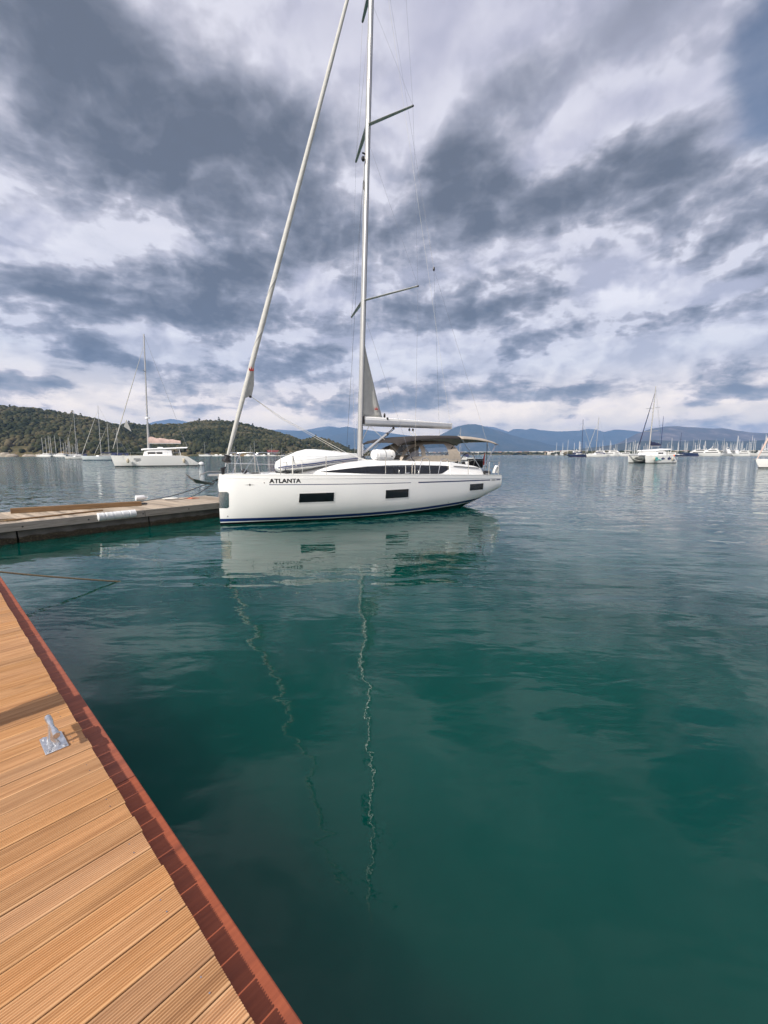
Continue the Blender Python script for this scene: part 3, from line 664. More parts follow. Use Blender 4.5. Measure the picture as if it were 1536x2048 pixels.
for z, tz, ln, ts_ in ((7.94, 8.03, 2.1, 6.47), (13.93, 13.84, 1.72, 6.5), (18.3, 18.35, 1.2, 6.5)):
    for sg in (-1, 1):
        a_ = Vector(mp(z)); b_ = Vector((ts_, sg*ln, tz)); TIPS.append(b_)
        sp = MB(); d_ = (b_-a_); L_ = d_.length; x_ = d_/L_; up = Vector((0, 0, 1)); y_ = up.cross(x_).normalized(); z_ = x_.cross(y_)
        rings = []
        for t, cw2 in ((.03, .075), (.5, .065), (1, .045)):
            c_ = a_+d_*t; rings.append([c_+y_*(cw2*math.cos(q))+z_*(.022*math.sin(q)) for q in [2*PI*i/12 for i in range(12)]])
        sp.loft(rings, True, True); so_ = sp.build('spreader', M['spar'], mast)
        MB().ball(b_, .035, 8, 6).build('end_cap', M['black'], so_)
def wire(pts, r_, name, m, par): return MB().tube(pts, r_, 5).build(name, m, par)
W_ = .0042
for sg in (-1, 1):
    i = 0 if sg < 0 else 1
    cp = Vector((6.5, sg*2.0, 1.52)); t1, t2, t3 = TIPS[0+i], TIPS[2+i], TIPS[4+i]
    wire([mp(20.2), t3, t2, t1, cp+Vector((0, 0, .45))], W_, 'cap_shroud', M['steel'], yacht)
    wire([mp(13.5), t1], W_, 'diagonal_shroud', M['steel'], yacht)
    wire([mp(17.9), t2], W_, 'diagonal_shroud', M['steel'], yacht)
    wire([mp(7.6), Vector((6.45, sg*1.93, 1.9))], W_, 'lower_shroud', M['steel'], yacht)
    tb = MB().tube([cp+Vector((0, 0, -.03)), cp+Vector((0, 0, .42))], .02, 8).build('turnbuckle', M['steel'], yacht)
    MB().tube([Vector((6.42, sg*1.93, 1.5)), Vector((6.43, sg*1.93, 1.9))], .016, 8).build('turnbuckle', M['steel'], yacht)
blk = Vector((9.24, 0, 9.95))
wire([mp(20.7, 0, .1), blk], .005, 'backstay', M['steel'], yacht)
MB().ball(blk, (.05, .04, .09), 8, 8).build('backstay_block', M['black'], yacht)
for sg in (-1, 1): wire([blk, (11.62, sg*1.75, 1.42)], .004, 'backstay_leg', M['steel'], yacht)
wire([mp(20.6, 0, .12), Vector((10.42, 0, 3.62))], .004, 'topping_lift', M['rope'], yacht)
# halyards forward of the mast
for y_, zz_, s_ in ((-.25, 17.5, 4.6), (.2, 12.0, 4.9)):
    wire([mp(zz_, y_*.2, -.12), (s_+.25, y_*3, 2.05)], .0045, 'halyard', M['drope'] if y_ > 0 else M['rope'], yacht)
wire([mp(12.6, 0, -.13), (MS-.08, -.1, 2.2)], .005, 'halyard', M['rope'], yacht)

# ---- forestay with furled genoa
FA = Vector((.27, 0, 1.98)); FBt = Vector(mp(20.55, 0, -.09)); fd_ = FBt-FA
def fz(z): return FA+fd_*((z-FA.z)/fd_.z)
zs_ = [2.15, 2.3, 2.9, 3.7, 4.0, 4.3, 4.7, 5.0, 5.4, 5.9, 6.4, 7, 8, 9, 10, 11, 12, 13, 14, 15, 16, 17, 18, 19, 20]
rs_ = [.035, .048, .066, .074, .078, .085, .08, .082, .085, .083, .088, .082, .08, .083, .078, .080, .075, .074, .070, .072, .064, .06, .055, .045, .03]
gn = MB().tube([fz(z) for z in zs_], rs_, 12).build('furled_genoa', M['sail'], yacht)
# clew flap hanging off the roll
fl = MB(); pts_ = [fz(5.2)+Vector((.07, -.01, 0)), fz(4.9)+Vector((.12, -.03, 0)), fz(4.45)+Vector((.24, -.03, 0)), fz(4.12)+Vector((.26, -.02, 0)), fz(4.0)+Vector((.02, -.01, 0))]
fl.poly(pts_, .05, (0, 1, 0)); fl.build('clew_flap', M['sail'], gn)
MB().ball(fz(4.08)+Vector((.22, -.03, 0)), (.05, .05, .04), 8, 6).build('clew_ring', M['black'], gn)
# spiral seams of the wrapped sail
for z0, z1, rr_ in ((5.6, 6.6, .087), (7.2, 8.4, .084)):
    pts_ = []
    for i in range(25):
        t = i/24; z = z0+(z1-z0)*t; q = -PI*1.05+PI*1.1*t; c_ = fz(z); pts_.append(c_+Vector((math.cos(q)*rr_, math.sin(q)*rr_, 0)))
    MB().tube(pts_, .008, 5).build('wrap_seam', M['ltg'], gn)
cwn = MB(); c_ = fz(4.93); 
for dx in (-.05, 0, .05): cwn.poly([c_+Vector((dx-.03, -.092, -.05)), c_+Vector((dx+.03, -.092, -.05)), c_+Vector((dx*1.5, -.092, .09 if dx == 0 else .06))], .008, (0, 1, 0))
cwn.build('sail_emblem', M['red'], gn)
dr = MB(); dr.tube([FA+fd_.normalized()*t for t in (.0, .02, .03, .10, .11, .20, .21, .24)], [.06, .13, .15, .15, .10, .10, .14, .10], 16); dr.build('furling_drum', M['black'], yacht)
MB().tube([(.19, 0, 1.58), FA], .016, 6).build('stay_fitting', M['steel'], yacht)
for yy in (-.05, .25): wire([fz(4.1)+Vector((.22, -.03, 0)), fz(4.1)+Vector((1.2, -.1+yy*.5, -.62)), Vector((4.4, -.55+yy, 2.30)), Vector((5.0, -1.2+yy*.2, 2.0))], .008, 'genoa_sheet', M['rope'], yacht)

# ---- boom, sail, vang
bA = Vector((5.62, 0, 3.46)); bB = Vector((10.42, 0, 3.51))
bm_ = MB(); rings = []
for p in (bA, bB): rings.append([p+Vector((0, y, z)) for y, z in ((-.055, -.13), (.055, -.13), (.085, -.09), (.09, 0), (.07, .10), (-.07, .10), (-.09, 0), (-.085, -.09))])
bm_.loft(rings, True, True); boom = bm_.build('boom', M['alu'], yacht)
rings = [[p+Vector((0, y, z)) for y, z in ((-.075, .102), (.075, .102), (.07, .102+.10*k_), (.02, .102+.14*k_), (-.02, .102+.14*k_), (-.07, .102+.10*k_))] for p, k_ in ((bA+Vector((.02, 0, 0)), 1), (bA.lerp(bB, .5), .7), (bB-Vector((.12, 0, 0)), .2))]
MB().loft(rings, True, True).build('boom_top', M['white'], boom)
MB().box(bB+Vector((.01, 0, 0)), (.03, .2, .28), bev=.01).build('end_cap', M['ltg'], boom)
sx_, sz_ = zip(*[ysol(*q) for q in ((731, 690, 0), (764, 836, 0))])
sv = MB(); rows = []
for i in range(19):
    t = i/18; z = 3.68+(6.45-3.68)*t; s0 = MS+RK*(z-2)+.11; s1 = s0+(6.62-5.66)*(1-t)**1.12
    rows.append([(s0+(s1-s0)*j/6, .05*math.sin(PI*j/6)*(1-t)+.012*math.sin(9*t+2*j), z) for j in range(7)])
sv.grid(rows); ms = sv.build('mainsail_clew', M['sail'], yacht)
md = ms.modifiers.new('thick', 'SOLIDIFY'); md.thickness = .008
em = MB()
for dx in (-.05, 0, .05): em.poly([(6.2+dx-.03, -.02, 3.98), (6.2+dx+.03, -.02, 3.98), (6.2+dx*1.5, -.02, 4.10 if dx == 0 else 4.07)], .006, (0, 1, 0))
em.build('sail_emblem', M['red'], ms)
MB().ball((6.62, 0, 3.78), (.05, .04, .1), 8, 6).build('outhaul_block', M['black'], ms)
MB().ball((6.72, -.06, 3.66), (.05, .04, .06), 8, 6).build('outhaul_block', M['black'], ms)
vg = MB().tube([(5.55, 0, 2.27), (6.75, 0, 3.05)], .055, 12).build('boom_vang', M['alu'], yacht)
MB().tube([(6.72, 0, 3.03), (7.06, 0, 3.26)], .04, 10).build('vang_rod', M['steel'], vg)
MB().tube([(6.72, 0, 3.03), (6.78, 0, 3.07)], .065, 10).build('vang_collar', M['black'], vg)
MB().ball((7.08, 0, 3.29), (.07, .04, .06), 8, 6).build('end_fitting', M['black'], vg)
MB().ball((5.55, 0, 2.2), (.07, .05, .09), 8, 6).build('end_fitting', M['black'], vg)
wire([(5.75, 0, 2.2), (6.6, -.02, 2.85)], .012, 'vang_line', M['rope'], yacht)
wire([(5.85, 0, 3.33), (5.5, 0, 2.75)], .014, 'reef_line', M['rope'], yacht)
wire([(5.9, 0, 3.33), (6.9, -.3, 2.45), (6.9, -1.0, 1.95), (6.1, -1.95, 1.55)], .010, 'preventer_line', M['rope'], yacht)
for s_ in (7.95, 8.15): 
    MB().ball((s_, 0, 3.27), (.05, .035, .06), 8, 6).build('sheet_block', M['black'], boom)
    wire([(s_, 0, 3.22), (8.35, -1.0, 2.05)], .010, 'main_sheet', M['rope'], yacht)
MB().ball((8.35, -1.0, 2.05), (.06, .04, .08), 8, 6).build('sheet_block', M['black'], yacht)

# ---- rails
RW = .0125
def hoop(pts, r_=RW, name='pulpit_rail', rad=None, par=None):
    # round the corners
    P = [Vector(p) for p in pts]; out = [P[0]]
    for i in range(1, len(P)-1):
        a_, b_, c_ = P[i-1], P[i], P[i+1]; d1 = min(.14, (b_-a_).length*.4); d2 = min(.14, (c_-b_).length*.4)
        s_, e_ = b_+(a_-b_).normalized()*d1, b_+(c_-b_).normalized()*d2
        for t in (0, .25, .5, .75, 1): out.append((s_*(1-t)+b_*t)*(1-t)+(b_*(1-t)+e_*t)*t)
    out.append(P[-1]); return MB().tube(out, r_, 8).build(name, M['steel'], par or yacht)
for sg in (-1, 1):
    hoop([(.42, sg*.36, hz(.4)), (.46, sg*.34, 2.28), (.95, sg*.72, 2.30), (1.05, sg*.82, hz(1))])
    hoop([(.62, sg*.5, 1.62), (1.0, sg*.75, 2.30), (1.62, sg*1.08, 2.28)], name='pulpit_rail')
    wire([(.45, sg*.35, 1.95), (1.6, sg*1.07, 1.93)], .008, 'pulpit_bar', M['steel'], yacht)
SX = [1.62, 3.0, 5.17, 9.45]
def sy_(s): return hb(s)-.07
for sg in (-1, 1):
    for s in SX: MB().tube([(s, sg*sy_(s), hz(s)-.02), (s, sg*(sy_(s)+.01), hz(s)+.64)], .0135, 8).build('stanchion', M['steel'], yacht)
    for a_, b_ in ((6.75, 7.25), (7.75, 8.3)):
        hoop([(a_-.08, sg*sy_(a_), hz(a_)), (a_+.08, sg*sy_(a_), hz(a_)+.64), (b_-.06, sg*sy_(b_), hz(b_)+.64), (b_, sg*sy_(b_), hz(b_))], name='gate_stanchion')
    for hh in (.32, .63):
        pts_ = [Vector((s, sg*(sy_(s)+.01), hz(s)+hh-(0 if s in SX else .015))) for s in (1.62, 2.3, 3.0, 4.1, 5.17, 5.9, 6.75)]
        wire(pts_, .0035, 'lifeline', M['steel'], yacht)
        wire([(8.25, sg*(sy_(8.25)), hz(8.25)+hh), (9.45, sg*(sy_(9.45)+.01), hz(9.45)+hh), (10.9, sg*(sy_(10.9)), hz(10.9)+hh)], .0035, 'lifeline', M['steel'], yacht)
    # pushpit
    hoop([(10.9, sg*1.90, 1.31), (10.9, sg*1.90, 1.94), (11.66, sg*1.84, 1.93), (11.68, sg*1.1, 1.93), (11.68, sg*1.1, 1.32)], name='pushpit_rail')
    wire([(10.9, sg*1.90, 1.62), (11.66, sg*1.84, 1.61), (11.68, sg*1.1, 1.61)], .009, 'pushpit_bar', M['steel'], yacht)
    MB().tube([(11.66, sg*1.84, 1.3), (11.66, sg*1.84, 1.93)], .0125, 8).build('pushpit_post', M['steel'], yacht)
MB().tube([(1.98, -1.2, 1.6), (1.99, -1.22, 2.2)], .02, 6).build('rolled_line', M['rope'], yacht)
MB().tube([(2.0, -1.2, 2.2), (2.05, -1.22, 1.95), (2.12, -1.24, 1.85)], .018, 6).build('rolled_line', M['rope'], yacht)
# anchor on the bow roller
an = thing('bow_anchor', 'grey plough anchor hanging from the bow roller of the white yacht', 'anchor'); an.parent = yacht; del an['category']; del an['label']
an.name = 'anchor'
MB().box((.02, 0, 1.60), (.62, .16, .07), bev=.01).build('bow_roller', M['galv'], yacht)
MB().tube([(.25, 0, 1.69), (-.3, 0, 1.70), (-.52, 0, 1.62), (-.56, 0, 1.52)], [.03, .035, .035, .03], 8, rad2=.6).build('shank', M['galvd'], an)
pl_ = MB(); pl_.add([(-.95, 0, 1.68), (-.80, -.26, 1.52), (-.22, -.06, 1.36), (-.80, .26, 1.52), (-.22, .06, 1.36), (-.66, 0, 1.36), (-.12, 0, 1.28)],
                    [(0, 1, 5), (0, 5, 3), (1, 2, 6, 5), (3, 5, 6, 4), (0, 3, 1), (1, 3, 4, 2), (2, 4, 6)]); pl_.build('fluke', M['galvd'], an, smooth=False)
MB().tube([(.12, -.16, 1.62), (.12, -.16, 1.80), (.20, -.16, 1.84)], [.05, .07, .03], 10).build('windlass', M['black'], yacht)
MB().ball((.78, -.2, 1.70), (.1, .08, .08), 10, 6).build('windlass', M['black'], yacht)
# deck cleats
for s in (1.25, 6.2, 10.9):
    q = -(hb(s)-.16); MB().tube([(s-.12, q, hz(s)+.08), (s-.06, q, hz(s)+.07), (s+.06, q, hz(s)+.07), (s+.12, q, hz(s)+.08)], [.01, .014, .014, .01], 6).build('deck_cleat', M['steel'], yacht)

# ---- sprayhood
hoops = []; HS = [(6.75, 1.98, 1.15), (6.95, 2.32, 1.13), (7.2, 2.60, 1.14), (7.62, 2.74, 1.17), (7.82, 2.78, 1.18), (8.5, 2.83, 1.22), (8.95, 2.84, 1.26), (9.40, 2.79, 1.32)]
nj = 24; rows = []
for i, (s, zt, w_) in enumerate(HS):
    row = []
    for j in range(nj+1):
        q = PI*j/nj; cy, cz = -math.cos(q), math.sin(q); zb = lerp([(6.5, 1.96), (9.2, 1.94), (10.2, 1.80)], s)
        y = w_*math.copysign(abs(cy)**.62, cy); z = zb+(zt-zb)*abs(cz)**.62; sl_ = (.35 if i == len(HS)-1 else .12 if i == len(HS)-2 else 0)*(1-abs(cz))
        row.append((s+sl_+(-.0 if i else 0), y, z))
    rows.append(row)
def vin(i, j): 
    if i >= 1 and i <= 2 and (j % 12 not in (0, 11)) and 1 < j < nj-2: return i == 1 or False
    return False
sh = MB(); vv = [p for r_ in rows for p in r_]; nn = nj+1; fs = []; mi = []
for i in range(len(rows)-1):
    for j in range(nj):
        fs.append((i*nn+j, i*nn+j+1, (i+1)*nn+j+1, (i+1)*nn+j))
        side = j in (1, 2, 3, 4, 5) or j in (nj-2, nj-3, nj-4, nj-5, nj-6)
        v = 0
        if i in (0, 1, 2) and j not in (0, 1, 6, 7, 16, 17, nj-1, nj-2, 11, 12): v = 1
        if i in (4, 5) and side: v = 1
        if i in (0, 1, 2) and j in (1,): v = 1
        mi.append(v)
sh.v = vv; sh.f = fs; sh.m = mi
sh.build('sprayhood', [M['canvas'], M['vinyl']], yacht, auto=80)
for k, r_ in ((0, .0), (3, .0), (7, 0)):
    MB().tube([Vector(p)+Vector((0, 0, .006)) for p in rows[k]], .013, 6).build('sprayhood_frame', M['steel'] if k == 7 else M['canvas'], yacht)
# instrument line and companionway inside
MB().box((9.3, 0, 1.75), (.08, 1.0, .5), bev=.02).build('companionway', M['glass'], yacht)
# ---- bimini
def bim(s0, s1, ns, name, m, zf):
    rows = []
    for i in range(ns+1):
        s = s0+(s1-s0)*i/ns; zt = zf(s); row = []
        for j in range(21):
            q = -1+2*j/20; y = 1.32*q; d = .05*q*q+.10*max(abs(q)-.80, 0)**1.5*10*.28
            row.append((s, y, zt-d-.09*max(abs(q)-.86, 0)/.14))
        rows.append(row)
    o = MB().grid(rows).build(name, m, yacht, auto=80); md = o.modifiers.new('t', 'SOLIDIFY'); md.thickness = .012; return o
zf = lambda s: lerp([(6.25, 2.70), (6.5, 2.82), (7.2, 2.95), (8.4, 3.03), (9.6, 3.06), (10.6, 3.04), (11.5, 2.97), (12.1, 2.87), (12.3, 2.82)], s)
bim(6.25, 9.75, 14, 'bimini_front', M['dcanvas'], zf)
bim(9.75, 12.3, 12, 'bimini_rear', M['canvas'], zf)
for (sa, za, sb) in ((7.2, 1.95, 6.4), (11.0, 1.45, 9.8), (11.0, 1.42, 12.1), (10.95, 1.62, 12.2)):
    for sg in (-1, 1):
        MB().tube([(sa, sg*1.5 if sa > 9 else sg*1.2, za), (sb, sg*1.27, zf(sb)-.16)], .013, 8).build('bimini_pole', M['steel'] if sa > 9 else M['dcanvas'], yacht)
for s in (6.4, 7.9, 9.78, 12.15): MB().tube([(s, 1.28*math.sin(q), zf(s)-.045-.17*abs(math.sin(q))**6) for q in np.linspace(-PI/2, PI/2, 17)], .013, 6).build('bimini_bow', M['steel'], yacht)
MB().tube([(8.75, -1.15, 2.0), (9.35, -1.2, 2.55)], .022, 8).build('cabin_strut', M['black'], yacht)
MB().tube([(11.6, -1.2, 1.6), (11.6, -1.2, 2.85)], .016, 8).build('stern_pole', M['black'], yacht)
# wheels
for sg in (-1, 1):
    wh = MB().tube([(10.55+.06*math.sin(q)*0+.12*math.sin(q), sg*.95+.42*math.cos(q), 1.88+.42*math.sin(q)) for q in np.linspace(0, 2*PI, 33)], .016, 8, caps=False).build('steering_wheel', M['black'], yacht)
    for k in range(5):
        q = 2*PI*k/5+.3; MB().tube([(10.55, sg*.95, 1.88), (10.55+.12*math.sin(q), sg*.95+.42*math.cos(q), 1.88+.42*math.sin(q))], .008, 5).build('spoke', M['steel'], wh)
    MB().box((10.42, sg*.95, 1.62), (.22, .3, .62), bev=.04).build('helm_pedestal', M['white'], yacht)
MB().box((11.55, -.55, 1.82), (.05, .95, .40), bev=.01).build('stern_panel', M['black'], yacht)
# outboard bracket cluster, winches
for s, y in ((10.0, -1.25), (9.55, -1.25), (10.9, -1.35)):
    o = MB().tube([(s, y, lerp([(9, 1.9), (10, 1.8), (11, 1.5)], s)), (s, y, lerp([(9, 1.9), (10, 1.8), (11, 1.5)], s)+.12)], [.08, .06], 14).build('winch', M['black'], yacht)
MB().tube([(11.36, -1.80, 1.42), (11.36, -1.84, 1.56), (11.43, -1.86, 1.70), (11.52, -1.86, 1.70), (11.59, -1.84, 1.56), (11.59, -1.80, 1.42)], .06, 10).build('horseshoe_buoy', M['white'], yacht)
MB().box((11.2, -1.5, 1.42), (.35, .3, .18), bev=.05).build('stern_box', M['black'], yacht)
fg = MB().tube([(11.72, -.9, 1.4), (11.86, -.9, 2.35)], .012, 6).build('flag_staff', M['steel'], yacht)
MB().tube([(11.75, -.9, 1.75), (11.79, -.88, 2.0), (11.83, -.9, 2.3)], [.05, .04, .015], 6).build('furled_flag', M['red'], fg)
tt = patch(10.98, 11.28, 1.085, 1.165, .004).build('stern_lettering', M['ltg'], yacht)

# ---- life raft canister (lashed on the coachroof)
rf = thing('life_raft', 'white round-ended life raft canister on the coachroof behind the mast', 'life raft', tuple(Matrix.Translation(YB) @ Matrix.Rotation(YR, 4, 'Z') @ Vector((6.0, -.72, 2.02))), YR)
MB().tube([(-.5, 0, .2), (-.49, 0, .2), (-.44, 0, .2), (-.2, 0, .2), (.2, 0, .2), (.44, 0, .2), (.49, 0, .2), (.5, 0, .2)], [.08, .15, .19, .2, .2, .19, .15, .08], 20).build('canister', M['white'], rf)
for x in (-.3, 0, .3): MB().tube([(x-.02, 0, .2), (x+.02, 0, .2)], .206, 20).build('strap', M['ltg'] if x == 0 else M['white'], rf)
MB().box((0, 0, .03), (.7, .42, .05), bev=.02).build('cradle', M['ltg'], rf)
MB().ball((.28, -.2, .14), (.03, .012, .03), 8, 6).build('label_plate', M['black'], rf)

# ---- covered inflatable dinghy on the foredeck
YM = Matrix.Translation(YB) @ Matrix.Rotation(YR, 4, 'Z')
dg = thing('inflatable_dinghy', 'white inflatable dinghy with navy stripe under a white cover on the foredeck', 'dinghy', tuple(YM @ Vector((3.38, 0, 1.62))), YR); dg.scale = (.95, .97, .97)
# stations x: half width, keel z, tube centre z, cover top z
DS = [(-1.52, .02, .16, .17, .19), (-1.50, .16, .06, .19, .32), (-1.42, .30, .02, .22, .42), (-1.25, .46, .0, .25, .52), (-1.0, .60, -.02, .28, .62), (-.7, .70, -.01, .31, .74), (-.35, .75, .02, .34, .82), (0, .77, .06, .38, .83), (.5, .77, .13, .43, .80), (1.0, .77, .20, .47, .75), (1.4, .76, .27, .50, .71), (1.52, .74, .33, .51, .66)]
dd = MB(); rows = []
for x, w_, zk, zt, zc_ in DS:
    r_ = .2 if w_ > .3 else w_*.6
    half = [(0, zk), (.35*w_, zk+.03), (.62*w_, zk+(zt-zk)*.35), (w_-r_*.45, zt-r_*.8), (w_-r_*.1, zt-r_*.55), (w_, zt), (w_-r_*.1, zt+r_*.55), (w_-r_*.45, zt+r_*.85), (w_*.6, zt+r_*.8+(zc_-zt-r_*.8)*.35), (w_*.3, zt+r_*.8+(zc_-zt-r_*.8)*.8), (0, zc_)]
    rows.append([(x, -y, z) for y, z in half]+[(x, y, z) for y, z in half[-2:0:-1]])
n = len(rows[0]); o_ = dd; dd.loft(rows, True, True)
for i, f_ in enumerate(dd.f[:-2]):
    j = i % n; dd.m[i] = 1 if (j < 3 or j >= n-3) else (0 if (j < 7 or j >= n-7) else 2)
dd.build('dinghy_body', [M['tube'], M['tubeg'], M['cloth']], dg, auto=50)
for sg in (-1, 1):
    MB().tube([(x, sg*(w_+.004), zt-.02) for x, w_, zk, zt, zc_ in DS[1:]], .022, 6).build('rubbing_strake', M['navy'], dg)
    MB().tube([(x, sg*(w_-.0), zt-.085) for x, w_, zk, zt, zc_ in DS[2:]], .012, 6).build('rubbing_strake', M['navy'], dg)
    MB().tube([(x, sg*(w_-.05 if w_ > .3 else w_), zt+.14) for x, w_, zk, zt, zc_ in DS[2:]], .012, 6).build('cover_hem', M['cloth'], dg)
MB().box((1.545, 0, .40), (.05, 1.0, .30), bev=.01).build('transom', M['tubeg'], dg)
sw = MB(); sw.poly([(.60, -.66, .20), (.86, -.70, .28), (1.02, -.745, .37), (.88, -.745, .36), (.7, -.69, .24)], .03, (0, 1, 0)); sw.build('red_flash', M['red'], dg)
MB().box((1.2, -.715, .36), (.24, .02, .08), bev=.008).build('maker_plate', M['white'], dg)
MB().tube([(.25, -.70, .24), (.55, -.70, .285)], .014, 5).build('side_marking', M['ltg'], dg)
MB().tube([(-1.35, -.33, .02), (-1.28, -.42, .3), (-1.3, -.40, .36)], .012, 6).build('carry_line', M['drope'], dg)
for x in (-1.3, .9): MB().box((x, 0, .0 if x < 0 else .1), (.12, .9, .06 if x < 0 else .22), bev=.02).build('chock', M['black'], dg)
for x in (-.9, .9):
    MB().tube([(x, -.85, .0), (x, -.78, .35), (x, -.5, .62 if x < 0 else .72), (x, 0, .70 if x < 0 else .78), (x, .5, .62 if x < 0 else .72), (x, .78, .35), (x, .85, 0)], .006, 5).build('lashing', M['rope'], dg)

# ---- bow line to the pontoon cleat
q0 = YM @ Vector((.02, -.06, 1.48)); q1 = pc+Vector((0, 0, .1))
pts = []
for i in range(25):
    t = i/24; p = q0.lerp(q1, t); p.z -= .12*math.sin(PI*t); pts.append(p)
tag(MB().tube(pts, .014, 6).build('bow_line', M['drope']), 'dark mooring line from the yacht bow down to the pontoon cleat', 'rope')
q1 = Pp(330, 1000)+Vector((0, 0, .02)); pts = [q0.lerp(q1, i/14)-Vector((0, 0, .25*math.sin(PI*i/14))) for i in range(15)]
tag(MB().tube(pts, .011, 6).build('bow_line', M['drope']), 'second dark line sagging from the bow roller to the pale rope coil', 'rope')
# ------------------------------------------------------------ land
def vnoise(x, y, seed=0):
    xi, yi = np.floor(x).astype(int), np.floor(y).astype(int); xf, yf = x-xi, y-yi
    def hsh(a_, b_): v = np.sin(a_*127.1+b_*311.7+seed*74.7)*43758.5453; return v-np.floor(v)
    u, v = xf*xf*(3-2*xf), yf*yf*(3-2*yf)
    return (hsh(xi, yi)*(1-u)+hsh(xi+1, yi)*u)*(1-v)+(hsh(xi, yi+1)*(1-u)+hsh(xi+1, yi+1)*u)*v
def fbm(x, y, o=5, seed=0):
    s = 0; a_ = .5
    for k in range(o): s = s+a_*vnoise(x*2**k, y*2**k, seed+k); a_ *= .5
    return s
def np_mesh(name, V, F, m, smooth=True):
    me = bpy.data.meshes.new(name); V = np.asarray(V, dtype=np.float32); F = np.asarray(F, dtype=np.int32); k = F.shape[1]
    me.vertices.add(len(V)); me.vertices.foreach_set('co', V.ravel())
    me.loops.add(F.size); me.loops.foreach_set('vertex_index', F.ravel())
    me.polygons.add(len(F)); me.polygons.foreach_set('loop_start', np.arange(0, F.size, k, dtype=np.int32)); me.polygons.foreach_set('loop_total', np.full(len(F), k, dtype=np.int32))
    me.materials.append(m); me.update(calc_edges=True); me.validate()
    if smooth: me.polygons.foreach_set('use_smooth', np.ones(len(F), dtype=bool))
    o = bpy.data.objects.new(name, me); COL.objects.link(o); return o
def elev(px, py): d = ray(px, py); return d.z/d.y           # rise per metre of depth
def xz(px): d = ray(px, 900); return d.x/d.y
def hill(name, prof, Yb, Yr, m, step, nt_=40, rough=.1, nsc=60, back=.7, expo=.8, drop=0, seed=0, lowz=-1):
    pxs = np.arange(prof[0][0], prof[-1][0]+step, step); ts_ = np.linspace(0, 1+back, nt_)
    hp = np.interp(pxs, [p[0] for p in prof], [CAMH+Yr*elev(p[0], p[1])-drop for p in prof])
    kx = np.array([xz(p) for p in pxs]); PX, T = np.meshgrid(kx, ts_, indexing='ij'); HP = np.repeat(hp[:, None], nt_, 1)
    Y = Yb+(Yr-Yb)*T; X = PX*Y
    g = np.where(T <= 1, np.power(np.clip(T, 0, 1), expo), np.cos(np.clip((T-1)/back, 0, 1)*PI/2))
    n_ = fbm(X/nsc, Y/nsc, 5, seed)-.5
    rid = 1-np.abs(2*fbm(X/nsc*.6+9, Y/nsc*.35, 4, seed+3)-1)*1.0
    env = np.clip(T*(1-T)*4, 0, 1)*np.where(T > 1, 0, 1)
    Z = HP*g+HP*rough*n_*np.where(T > .97, .25, 1)*np.clip(T*5, 0, 1)-HP*.28*rid*env*(rough > .15)
    Z[:, 0] = lowz; Z[:, -1] = lowz; Z[0, :] = np.minimum(Z[0, :], lowz+1)
    V = np.stack([X, Y, Z], -1).reshape(-1, 3); n = nt_; I = np.arange(len(pxs)-1)[:, None]*n+np.arange(n-1)[None]; I = I.ravel()
    F = np.stack([I, I+n, I+n+1, I+1], 1)
    o = np_mesh(name, V, F, m); tag(o, kind='structure'); return o, (pxs, kx, ts_, Z, Yb, Yr)
LH = [(-420, 850), (-300, 835), (-150, 818), (0, 811), (50, 813), (100, 820), (150, 828), (190, 836), (215, 845), (240, 850), (262, 862), (290, 885), (320, 905)]
MH = [(150, 880), (190, 856), (215, 850), (240, 849), (260, 846), (290, 851), (330, 848), (370, 848), (400, 843), (440, 841), (470, 843), (500, 850), (550, 863), (580, 871), (600, 880), (625, 895), (640, 905)]
RH = [(560, 905), (585, 888), (605, 880), (630, 875), (655, 879), (680, 890), (700, 900), (740, 904), (775, 909)]
h1, d1 = hill('hill', LH, 345, 560, M['hillside'], 6, drop=2.5, seed=1)
h2, d2 = hill('hill', MH, 425, 680, M['hillside'], 6, drop=2.8, seed=5)
h3, d3 = hill('headland', RH, 520, 660, M['hillside'], 5, drop=1.6, seed=8)
def mount(prof, Yb, Yr, m, seed, nsc, rough=.35, step=5): return hill('mountain', prof, Yb, Yr, m, step, 46, rough, nsc, .6, .85, 0, seed)
mount([(230, 880), (290, 850), (315, 842), (347, 837), (372, 842), (410, 852), (460, 862), (520, 860), (560, 858), (600, 861), (640, 855), (660, 853), (690, 857), (730, 865), (780, 880)], 8600, 10000, M['snow'], 11, 900)
mount([(850, 875), (900, 866), (940, 858), (969, 851), (989, 853), (1015, 862), (1060, 872), (1120, 880), (1500, 884), (1560, 874), (1620, 866), (1750, 872)], 8600, 10000, M['snow'], 12, 900)
mount([(470, 890), (520, 873), (560, 864), (600, 861), (641, 861), (661, 854), (675, 856), (696, 852), (712, 856), (740, 861), (780, 866), (830, 872), (900, 885)], 7200, 8800, M['mount'], 13, 700)
mount([(560, 900), (600, 888), (656, 875), (682, 867), (707, 866), (732, 867), (754, 868), (790, 873), (830, 880), (880, 886), (960, 900)], 6000, 7800, M['mount'], 14, 550)
mount([(780, 898), (820, 887), (850, 880), (880, 870), (911, 853), (933, 848), (951, 849), (978, 856), (1000, 862), (1017, 869), (1050, 878), (1098, 889), (1160, 898), (1220, 904)], 4800, 6300, M['mount'], 15, 450)
mount([(960, 885), (1000, 868), (1015, 863), (1025, 858), (1043, 858), (1049, 860), (1060, 857), (1078, 860), (1117, 862), (1156, 861), (1168, 858), (1187, 858), (1205, 864), (1225, 859), (1246, 859), (1269, 862), (1300, 866), (1400, 875), (1500, 885)], 6200, 8600, M['mount'], 16, 600)
